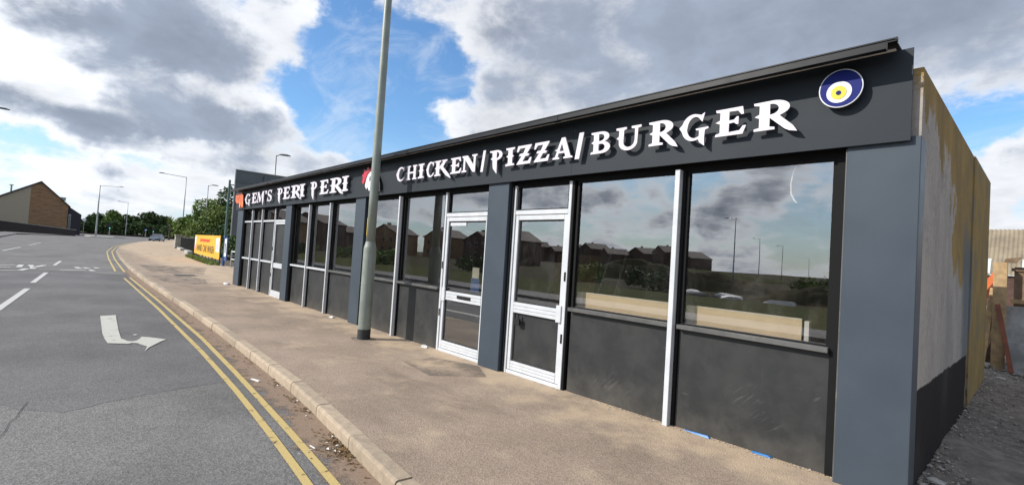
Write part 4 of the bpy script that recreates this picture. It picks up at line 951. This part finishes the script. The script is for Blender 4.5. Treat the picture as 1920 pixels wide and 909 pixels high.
MB().box(-.06,.06,-.05,.05,-.05,1.72).build('post','signblue',sg); MB().box(.061,.60,-.02,.03,.30,1.64).build('backing','signblue',sg); MB().box(.10,.54,-.035,-.021,.55,1.55).build('panel','white',sg); MB().box(.22,.42,-.04,-.0355,.75,1.30).build('panel_print','teal',sg)
big = thing('direction_sign','big grey back of a road direction sign behind the far end of the shop','road sign',(-30.5,2.3,0))
MB().box(-.03,.0,.05,6.4,1.75,5.42).build('board','signback',big,bevel=.01)
for y in (1.55,3.1,4.7): MB().box(.001,.09,y-.06,y+.06,1.7,5.3).build('support','signback',big)
for z in (2.4,3.6,4.8): MB().box(.0012,.04,.1,1.48,z-.04,z+.04).box(.0012,.04,1.62,3.03,z-.04,z+.04).box(.0012,.04,3.17,4.63,z-.04,z+.04).build('rail','signback',big)
MB().box(.0,.05,.0,.05,1.72,5.46).box(-.02,.05,.051,6.42,5.421,5.46).build('edge','galv',big)
for y in (1.55,4.7): MB().tube([(-.12,y,-.1),(-.12,y,5.3)],.07,10).build('leg','galv',big)
MB().box(.0013,.02,.35,.6,2.1,2.3).build('label_plate','white',big)
tag(MB().tube([(-32.1,2.42,-.05),(-32.1,2.42,4.98)],[.075,.06],12).tube([(-32.1,2.42,4.7),(-32.0,2.75,4.72)],.03,8).build('teal_pole','teal'), 'slim teal pole standing left of the big sign back', 'pole')
rl = thing('barrier_rail','grey two-bar barrier rail between the notice board and the shop','barrier',(-29.4,3.0,0))
for z in (.42,.85): MB().tube([(-1.3,-.5,z),(2.6,1.3,z)],.04,8).build('rail','galv',rl)
for k in (0,.5,1): MB().tube([(-1.3+3.9*k,-.5+1.8*k,-.05),(-1.3+3.9*k,-.5+1.8*k,.93)],.045,8).build('post','galv',rl)
# stone pier and railing
pr = thing('stone_pier','weathered stone gate pier at the end of the railing','pier',(-67.4,5.3,gz(-67.4)))
MB().box(-.28,.28,-.28,.28,-.05,1.42).build('shaft','concrete',pr,bevel=.03); MB().box(-.34,.34,-.34,.34,1.4205,1.55).build('cap','concrete',pr,bevel=.03); MB().box(-.33,.33,-.33,.33,-.06,.18).build('base','concrete',pr,bevel=.02)
rg = thing('railing','dark metal railing between the stone pier and the banner','railing',(-66.5,5.5,.05))
for k in range(42):
    u = k/41; p = (.0+23*u, -.0-2.3*u); MB().box(p[0]-.02,p[0]+.02,p[1]-.02,p[1]+.02,-.1,1.42).build('baluster','black',rg)
for z in (.2,1.36): MB().tube([(0,0,z),(23,-2.3,z)],.03,6).build('rail','black',rg)
for i,(x,y,L,lb) in enumerate(((-61.5,4.75,6.0,'longer pale concrete kerb block by the foot of the railing'),(-49.8,3.55,4.2,'pale concrete kerb block next to the left end of the banner'))):
    a = math.atan2(-.23,2.3); o = tag(MB().box(-L/2,L/2,-.2,.2,-.05,.30 if i else .22).build('concrete_block','concrete',bevel=.04), lb, 'concrete block', 'blocks along the railing'); o.location = (x,y,gz(x)); o.rotation_euler = (0,0,a)
b = MB(); r = random.Random(31)
for k in range(1500):
    u = r.random(); p = onb(u*1.1-.1, 0, r.uniform(-.1,.5)); h = r.uniform(.05,.32); a = r.uniform(0,6.28)
    b.poly([(p[0]-.03*math.cos(a),p[1]-.03*math.sin(a),0),(p[0]+.03*math.cos(a),p[1]+.03*math.sin(a),0),(p[0]+r.uniform(-.1,.1),p[1]+r.uniform(-.1,.1),h)])
stuff(b.build('weeds','leaf3'))
# person behind the pier
bank = struct(MB().hexa([(-72,6.3,-.1),(-67.8,5.9,-.1),(-67.8,9,-.1),(-72,9.4,-.1),(-71.5,6.6,.72),(-68.2,6.2,.72),(-68.2,9,.72),(-71.5,9.2,.72)]).build('earth_bank','soil'))
def person(loc, rz, label):
    t = thing('person', label, 'person', loc, rz)
    def skin(name, verts, edges, rad, mat, par):
        me = bpy.data.meshes.new(name); me.from_pydata(verts, edges, []); o = bpy.data.objects.new(name, me); COL.objects.link(o)
        mo = o.modifiers.new('s','SKIN'); 
        if not me.skin_vertices: bm = bmesh.new(); bm.from_mesh(me); bm.verts.layers.skin.verify(); bm.to_mesh(me); bm.free()
        for i, q in enumerate(rad): me.skin_vertices[0].data[i].radius = q if isinstance(q, tuple) else (q, q)
        me.skin_vertices[0].data[0].use_root = True
        sb = o.modifiers.new('d','SUBSURF'); sb.levels = 1; sb.render_levels = 1
        dg = bpy.context.evaluated_depsgraph_get(); m2 = bpy.data.meshes.new_from_object(o.evaluated_get(dg)); bpy.data.objects.remove(o)
        m2.name = name; m2.materials.clear(); return obj(name, m2, mat, par, True)
    v = [(0,0,.95),(0,0,1.15),(0,0,1.40),(0,0,1.50),(0,.01,1.56),(0,.02,1.66),(0,.02,1.74),(.2,0,1.40),(.25,.02,1.13),(.24,.16,.92),(.24,.22,.84),(-.2,0,1.40),(-.25,.02,1.13),(-.23,.14,.90),(-.23,.20,.82),
         (.10,0,.88),(.11,.03,.48),(.11,-.01,.09),(.12,.15,.04),(-.10,0,.88),(-.11,.02,.48),(-.11,-.03,.09),(-.12,.13,.04)]
    e = [(0,1),(1,2),(2,3),(3,4),(4,5),(5,6),(2,7),(7,8),(8,9),(9,10),(2,11),(11,12),(12,13),(13,14),(0,15),(15,16),(16,17),(17,18),(0,19),(19,20),(20,21),(21,22)]
    rd = [(.16,.11),(.15,.11),(.17,.12),.06,.06,(.085,.10),(.075,.09),.07,.052,.042,.045,.07,.052,.042,.045,.09,.065,.048,.045,.09,.065,.048,.045]
    skin('body', v, e, rd, 'skin', t)
    skin('shirt', [(0,0,.98),(0,0,1.15),(0,0,1.42),(.2,0,1.40),(.25,.02,1.13),(-.2,0,1.40),(-.25,.02,1.13)], [(0,1),(1,2),(2,3),(3,4),(2,5),(5,6)], [(.18,.13),(.17,.13),(.185,.135),.085,.07,.085,.07], 'shirt', t)
    skin('trousers', [(0,0,1.0),(0,0,.93),(.10,0,.86),(.11,.03,.48),(.11,-.01,.12),(-.10,0,.86),(-.11,.02,.48),(-.11,-.03,.12)], [(0,1),(1,2),(2,3),(3,4),(1,5),(5,6),(6,7)], [(.175,.125),(.175,.125),.105,.08,.065,.105,.08,.065], 'dark_cloth', t)
    bm = bmesh.new(); bmesh.ops.create_uvsphere(bm, u_segments=14, v_segments=8, radius=.112)
    for v_ in bm.verts: v_.co = Vector((v_.co.x*.9, v_.co.y*1.02+.02, max(v_.co.z, -.01)+1.71))
    me = bpy.data.meshes.new('cap'); bm.to_mesh(me); bm.free(); obj('cap', me, 'white', t, True)
    MB().box(-.07,.07,.10,.22,1.70,1.715).build('cap_peak','white',t)
    return t
person((-69.2,6.5,.715), 2.0, 'person in a pale cap and shirt standing behind the stone pier')

# ------------------------------------------------------------------ cars
def car(name, label, loc, rz, mat, group='cars'):
    t = thing(name, label, 'car', loc, rz, group)
    st = [(-2.1,.70,.35,.62),(-2.0,.80,.28,.82),(-1.2,.86,.22,.92),(0,.88,.2,.93),(1.0,.87,.22,.90),(1.75,.82,.24,.76),(2.1,.66,.30,.58)]
    b = MB(); n = 0
    for x_, hw, zb, zt in st: b.v += [(x_,-hw,zb),(x_,-hw*1.02,(zb+zt)/2),(x_,-hw*.93,zt),(x_,hw*.93,zt),(x_,hw*1.02,(zb+zt)/2),(x_,hw,zb)]
    for i in range(len(st)-1):
        for k in range(6): a = i*6+k; c = i*6+(k+1)%6; b.f.append((a,c,c+6,a+6))
    b.f.append(tuple(range(6))); b.f.append(tuple(range(36,42)))
    b.build('body',mat,t,smooth=False,bevel=.03)
    cab = [(-1.75,.70,.86),(-1.2,.62,1.38),(.15,.62,1.42),(1.05,.72,.88)]
    g_ = MB(); L_ = [(x_, -y_, z_) for x_, y_, z_ in cab]; R_ = [(x_, y_, z_) for x_, y_, z_ in cab]
    g_.v += L_ + R_; g_.f += [(0,1,2,3),(7,6,5,4),(0,4,5,1),(2,6,7,3),(0,3,7,4),(1,5,6,2)]; g_.build('windows','darkglass',t)
    MB().hexa([(-1.22,-.63,1.375),(.17,-.63,1.415),(.17,.63,1.415),(-1.22,.63,1.375),(-1.1,-.54,1.43),(.08,-.54,1.46),(.08,.54,1.46),(-1.1,.54,1.43)]).build('roof',mat,t)
    for s in (-1,1):
        MB().tube([(.16,s*.635,1.42),(1.06,s*.735,.88)],.035,6).tube([(-1.22,s*.635,1.38),(-1.78,s*.71,.86)],.04,6).tube([(-.5,s*.64,1.41),(-.5,s*.80,.90)],.03,6).build('pillars',mat,t)
        for x_ in (-1.3,1.35):
            wl = MB().tube([(x_,s*.70,.31),(x_,s*.885,.31)],.31,18).build('wheel','tyre',t); MB().tube([(x_,s*.886,.31),(x_,s*.892,.31)],.19,14).build('rim','chrome',wl)
        MB().hexa([(2.0,s*.40,.55),(2.06,s*.42,.55),(1.90,s*.74,.56),(1.84,s*.72,.56),(1.86,s*.40,.70),(1.94,s*.42,.69),(1.78,s*.74,.72),(1.70,s*.72,.72)]).build('headlight','lampglass',t)
        MB().box(.75,.92,s*.86-.02+s*.06,s*.86+.02+s*.10,.90,1.02).build('wing_mirror',mat,t)
    MB().box(2.09,2.115,-.26,.26,.38,.48).build('number_plate','white',t); MB().box(2.0,2.10,-.5,.5,.50,.56).build('grille','black',t)
    return t
car('parked_car','dark blue car coming round the far bend',(-112.5,8.6,gz(-112.5)-.11),-.35,'carblue')
car('parked_car','white car parked behind the grey barrier rail',(-35.2,6.2,-.05),.9,'carwhite')

# ------------------------------------------------------------------ traffic signals and far street furniture
def signal(loc, h, label, green=True):
    t = thing('traffic_signal', label, 'traffic signal', (loc[0],loc[1],gz(loc[0])), group='traffic signals')
    MB().tube([(0,0,-.05),(0,0,h)],.06,8).build('pole','galv',t); MB().box(.06,.28,-.16,.16,h-.9,h+.1).build('head','black',t)
    for k in range(3): MB().tube([(.281,0,h-.75+.3*k),(.30,0,h-.75+.3*k)],.10,12).build('lens','green_light' if (green and k==0) else 'rubber',t)
    MB().box(.05,.06,-.3,.3,h-1.0,h+.2).build('backing_board','black',t)
signal((-132,2.7),2.6,'traffic signal showing green beside the tall far lamp post'); signal((-150,12.1),2.5,'traffic signal on the far bend above the blue car')
def rsign(loc,h,lb,mt='signblue'):
    t = thing('road_sign',lb,'road sign',(loc[0],loc[1],gz(loc[0])),group='small road signs'); MB().tube([(0,0,-.05),(0,0,h)],.05,8).build('pole','galv',t); MB().tube([(.06,0,h-.3),(.08,0,h-.3)],.32,18).build('plate',mt,t); MB().box(.081,.086,-.16,.16,h-.42,h-.22).build('plate_mark','white',t)
rsign((-146,10.2),2.3,'small round sign on a post left of the blue car'); rsign((-140,-1.2),3.6,'small sign on a thin post right of the dark extension','white')
struct(MB().hexa([(-132,-1.2,.3),(-124,-.6,.3),(-124,3.4,.3),(-132,3.4,.3),(-131.8,-1,.46),(-124.2,-.4,.43),(-124.2,3.2,.43),(-131.8,3.2,.46)]).build('traffic_island','concrete'))

# ------------------------------------------------------------------ brick gable building and dark wall at the end of the road
bb = thing('gable_building','buff brick gable end with beige cladding behind the dark wall','building',(-140,-8,gz(-140)))
og = (-140,-8,0); zb = gz(-140)
def bp(m, nm, mt, par=None): return m.build(nm, mt, par or bb, (-140,-8,zb))
bp(MB().prism([(-140,-9.75,0),(-140,-3.9,0),(-140,-3.9,6.35),(-140,-8.3,10.75),(-140,-9.75,9.85)],(-14,0,0)), 'wall', 'brick_buff')
bp(MB().prism([(-139.99,-24,0),(-139.99,-9.752,0),(-139.99,-9.752,9.75),(-139.99,-14.2,6.9),(-139.99,-24,4.2)],(-14,0,0)), 'cladding', 'beige_clad')
bp(MB().prism([(-139.7,-3.6,6.05),(-139.7,-3.55,6.25),(-139.7,-8.3,11.0),(-139.7,-14.5,7.0),(-139.7,-14.4,6.8),(-139.7,-8.3,10.76)],(-14.6,0,0)), 'roof', 'navy_clad')
bp(MB().prism([(-140.2,-3.89,0),(-140.2,-1.7,0),(-140.2,-1.7,4.7),(-140.2,-3.89,6.3)],(-10,0,0)), 'extension', 'navy_clad')
w1 = bp(MB().box(-140.19,-140.12,-3.75,-3.35,.8,4.6), 'window', 'galv'); bp(MB().box(-140.119,-140.11,-3.70,-3.40,1.0,4.4), 'pane', 'darkglass', w1)
bp(MB().tube([(-140.5,-12.6,7.5),(-140.5,-12.6,9.6)],.13,8).tube([(-140.5,-12.9,9.6),(-140.5,-12.3,9.6)],.10,8), 'flue', 'galv')
bp(MB().box(-141.5,-140.3,-5.6,-4.4,7.4,8.0).box(-141.55,-140.25,-5.65,-4.35,8.001,8.08), 'roof_vent', 'galv')
struct(sheet('far_wall_footing','concrete',[[(-124,-13.5,gz(-124)+.02),(-124,-2.4,gz(-124)+.02),(-126.5,-2.4,gz(-126)+.02),(-126.5,-13.5,gz(-126)+.02)]]))
dw = thing('boundary_wall','long low dark wall in front of the brick gable','wall',(-125,-8,gz(-125)))
MB().hexa([(-.15,-8,-.1),(.15,-8,-.1),(.15,5.4,-.1),(-.15,5.4,-.1),(-.15,-8,2.15),(.15,-8,2.15),(.15,5.4,1.0),(-.15,5.4,1.0)]).build('wall','darkwall',dw)
MB().hexa([(-.2,-8.05,2.156),(.2,-8.05,2.156),(.2,5.45,1.0),(-.2,5.45,1.0),(-.2,-8.05,2.24),(.2,-8.05,2.24),(.2,5.45,1.09),(-.2,5.45,1.09)]).build('coping','concrete',dw)

# ------------------------------------------------------------------ timber heap and shed roof behind the yard
def plank(name, a, b, w_, th, mat, label, cat='timber', group='timber in the yard'):
    a, b = Vector(a), Vector(b); d = (b - a).normalized(); s = d.cross(Vector((0,1,0))); s = s.normalized() if s.length > .01 else Vector((1,0,0)); n = d.cross(s).normalized()
    p = [a + s*i*w_/2 + n*j*th/2 for i, j in ((-1,-1),(1,-1),(1,1),(-1,1))]; q = [b + s*i*w_/2 + n*j*th/2 for i, j in ((-1,-1),(1,-1),(1,1),(-1,1))]
    return tag(MB().hexa(p + q).build(name, mat, bevel=.004), label, cat, group)
plank('timber_post',(-.50,8.75,0.0),(-.50,8.75,2.05),.19,.15,'wood','stout pale timber post standing at the back of the yard')
plank('timber_prop',(-.30,8.35,0.02),(-.52,8.62,1.25),.07,.05,'wood_red','dark red-brown prop leaning against the pale timber post')
plank('timber_plank',(-.82,8.9,.02),(-.50,9.3,.95),.08,.04,'wood','pale plank sloping low to the left of the timber post')
plank('timber_plank',(-.86,9.0,.02),(-.52,9.4,.72),.07,.05,'wood_red','short reddish plank sloping under the paler one by the post')
plank('orange_barrier',(-1.0,9.6,1.15),(-.60,9.9,1.85),.12,.03,'orange_pl','orange board sloping behind the timber post','board')
plank('orange_barrier',(-1.0,9.7,.98),(-.60,10.0,1.62),.10,.03,'orange_pl','lower orange board sloping behind the timber post','board')
plank('timber_plank',(-.72,8.55,.02),(-.60,8.95,1.55),.09,.03,'wood','long pale plank propped upright left of the timber post')
plank('timber_plank',(-.95,9.2,.5),(-.42,9.15,1.02),.10,.03,'wood_old','dark plank lying across the heap behind the timber post')
crumple('rubbish_sack',-.75,8.75,.02,.16,'stone_pale','pale rubbish sack at the foot of the timber heap','sack',8)
crumple('rubble_lump',-.42,7.2,.03,.07,'stone_pale','pale lump of rubble in the yard near the yellow wall','rubble',9)
crumple('rubble_lump',-.50,.42,.06,.05,'stone_pale','pale flat rubble lump by the foot of the corner pillar','rubble',12)
crumple('blue_bag',-.80,9.6,.72,.20,'blue_pl','bright blue plastic bag in the timber heap behind the yellow wall','bag',6).location.z = .98
tag(MB().box(-1.05,-.55,9.45,10.2,0,.98).build('rubbish_crate','wood_old',bevel=.01),'old brown crate under the blue bag behind the yellow wall','crate','timber in the yard')
tag(MB().hexa([(-.33,8.45,.0),(1.2,8.15,.0),(1.2,8.20,.0),(-.33,8.50,.0),(-.46,8.86,1.22),(1.2,8.56,1.28),(1.2,8.61,1.28),(-.46,8.91,1.22)]).build('grey_slab','slab'),'large dark grey sheet leaning against the fence in the yard','sheet')
yf = thing('board_fence','weathered dark board fence panels behind the leaning grey sheet','fence',(.4,9.0,0))
for k in range(9):
    x0 = -.72 + k*.165; MB().box(x0, x0+.155, 0, .025, 0, 1.98 + .03*math.sin(k*2.3)).build('board','wood_old',yf)
MB().box(-.76,.80,-.03,-.001,1.28,1.36).build('rail','wood',yf); MB().box(-.76,.80,-.03,-.001,1.90,1.96).build('rail','wood_old',yf)
tag(MB().hexa([(-.46,8.80,2.06),(-.30,8.80,2.06),(-.30,8.95,2.06),(-.46,8.95,2.06),(-.44,8.80,2.13),(-.22,8.80,2.17),(-.22,8.95,2.17),(-.44,8.95,2.13)]).build('timber_offcut','wood_old'),'dark timber offcut lying on top of the post and fence','timber','timber in the yard')
sh = thing('industrial_shed','long shed with brown corrugated roof behind the yard','shed',(8,58,0))
def corr(x0, x1, zoff, mat, name, par):
    v = []; f = []; n = int((x1 - x0) / .05)
    for i in range(n + 1):
        x = x0 + i * .05; dz = .035 * math.sin(x * 2 * math.pi / .30)
        v += [(x - 8, 56.2 - 58, 2.75 + dz + zoff), (x - 8, 62.0 - 58, 7.25 + dz + zoff)]
    for i in range(n): f.append((2*i, 2*i+2, 2*i+3, 2*i+1))
    me = bpy.data.meshes.new(name); me.from_pydata(v, [], f); return obj(name, me, mat, par, True)
rf = corr(-22, 34, 0, 'corr', 'roof', sh)
for k in range(22):
    x = -21 + k * 2.5; q = MB(); q.hexa([(x-8,56.25-58,2.84),(x+.55-8,56.25-58,2.84),(x+.55-8,58.0-58,4.20),(x-8,58.0-58,4.20),(x-8,56.25-58,2.88),(x+.55-8,56.25-58,2.88),(x+.55-8,58.0-58,4.24),(x-8,58.0-58,4.24)]); q.build('rooflight','rooflight',rf)
MB().box(-30,26,-1.5,8,0,2.7).build('wall','brickred',sh)

# ------------------------------------------------------------------ across the road: rough ground and houses (seen mirrored in the glass)
def house(loc, rz, w_, d_, eave, ridge, label, mat='brickred'):
    z0 = gz(max(loc[0], -200)) - .2; t = thing('house', label, 'house', (loc[0], loc[1], z0), rz, 'houses across the road')
    MB().prism([(-w_/2,-d_/2,0),(w_/2,-d_/2,0),(w_/2,-d_/2,eave),(0,-d_/2,ridge),(-w_/2,-d_/2,eave)],(0,d_,0)).build('wall',mat,t)
    o_ = .3; q = MB(); s = (ridge - eave) / (w_/2)
    for sg_ in (-1,1): q.hexa([(sg_*(w_/2+o_),-d_/2-o_,eave-o_*s+.04),(0,-d_/2-o_,ridge+.04),(0,d_/2+o_,ridge+.04),(sg_*(w_/2+o_),d_/2+o_,eave-o_*s+.04),(sg_*(w_/2+o_),-d_/2-o_,eave-o_*s+.22),(0,-d_/2-o_,ridge+.24),(0,d_/2+o_,ridge+.24),(sg_*(w_/2+o_),d_/2+o_,eave-o_*s+.22)])
    rf_ = q.build('roof','tileroof',t); MB().box(w_*.18,w_*.18+.8,-.4,.4,ridge-1.6,ridge+.9).build('chimney',mat,rf_)
    for fl in range(int(eave // 2.6)):
        for k in (-1,0,1):
            x = k*w_*.30; z = .9 + fl*2.7
            wn = MB().box(x-.55,x+.55,-d_/2-.04,-d_/2-.003,z,z+1.3).build('window','concrete',t); MB().box(x-.47,x-.03,-d_/2-.05,-d_/2-.0405,z+.08,z+1.22).box(x+.03,x+.47,-d_/2-.05,-d_/2-.0405,z+.08,z+1.22).build('pane','darkglass',wn)
            y = k*d_*.30
            wn = MB().box(w_/2+.003,w_/2+.04,y-.5,y+.5,z,z+1.3).build('window','concrete',t); MB().box(w_/2+.0405,w_/2+.05,y-.42,y+.42,z+.08,z+1.22).build('pane','darkglass',wn)
    return t
spec = [((-112,-30),.25,10,9,6.0,8.3),((-122,-42),.25,10,9,6.6,8.8),((-134,-54),.3,9,9,5.2,7.0),((-134,-70),.5,11,9,6.0,8.6),((-120,-80),.6,11,9,5.8,8.2),((-106,-84),.7,10,9,5.4,7.8),((-80,-70),.8,9,8,5.2,7.4),
        ((-93,-78),.8,9,8,5.2,7.4)]
ords = ['first','second','third','fourth','fifth','sixth','seventh','eighth']
for i, (l, rz, w_, d_, e_, rdg) in enumerate(sorted(spec, key=lambda q: q[0][0] * 0 + q[0][1], reverse=True)):
    house(l, rz + math.pi*.75, w_, d_, e_, rdg, ords[i] + ' nearest house of the estate mirrored in the middle windows', 'brickred' if i % 3 else 'brick_buff')
for i in range(9):
    x = -205 + i*13; y = -196 + 4*math.sin(i*1.7); house((x,y), math.pi + .5 + .15*math.sin(i*3), 13.5, 11, 6.8+1.2*math.sin(i*2.1), 9.6+1.2*math.sin(i*2.1), ['first','second','third','fourth','fifth','sixth','seventh','eighth','ninth'][i] + ' house from the left in the far row mirrored beside the padlocked door')
for i,(x,y,L,W_,h) in enumerate([(-20,-36,14,5,1.5),(-34,-48,18,7,2.2),(-9,-30,8,4,1.0),(-60,-100,60,12,1.6)]):
    v = []; f = []; rr = random.Random(i); n = 24
    for a in range(n+1):
        for b in range(n+1):
            u, w_ = a/n*2-1, b/n*2-1; k = max(0, 1-u*u)*max(0,1-w_*w_); v.append((u*L/2, w_*W_/2, h*k*(.8+.4*rr.random()*k) - .2))
    for a in range(n):
        for b in range(n): q = a*(n+1)+b; f.append((q,q+n+1,q+n+2,q+1))
    me = bpy.data.meshes.new('spoil_mound'); me.from_pydata(v,[],f); o = struct(obj('spoil_mound', me, 'soil' if i != 3 else 'grass', None, True)); o.location = (x,y,gz(x))
for i,(x,y,sx,sy,lb) in enumerate(((-16,-27,1.5,.9,'larger white sheet lying on the waste ground mirrored in the corner window'),(-13.2,-26.2,1.0,.8,'crumpled white sheet on the waste ground mirrored in the corner window'),(-9.6,-24.6,1.1,.25,'white plank on the waste ground mirrored in the corner window'))):
    o = crumple('waste_sheet', x, y, -.15, .8, 'litter', lb, 'sheet', 40 + i); o.scale = (sx, sy, .55); o['group'] = 'sheets on the waste ground'
bush = crown
for i in range(10):
    x = -95 + i*9.5; y = -24 - 3*math.sin(i*2.2) - (i > 6)*6
    t = thing('verge_shrub', ords[i] + ' shrub along the verge mirrored in the windows' if i < 8 else ['ninth','tenth'][i-8] + ' shrub along the verge mirrored in the windows', 'shrub', (x,y,gz(x)-.15), group='verge shrubs')
    crown('foliage', [(math.cos(k*2.4)*1.2, math.sin(k*2.4)*1.0, .5+.25*(k%3), .9, .8) for k in range(6)], 1200, .20, 'leaf1' if i % 2 else 'leaf2', 300+i, t); MB().tube([(0,0,0),(0,0,.8)],.06,6).build('stem','bark',t)
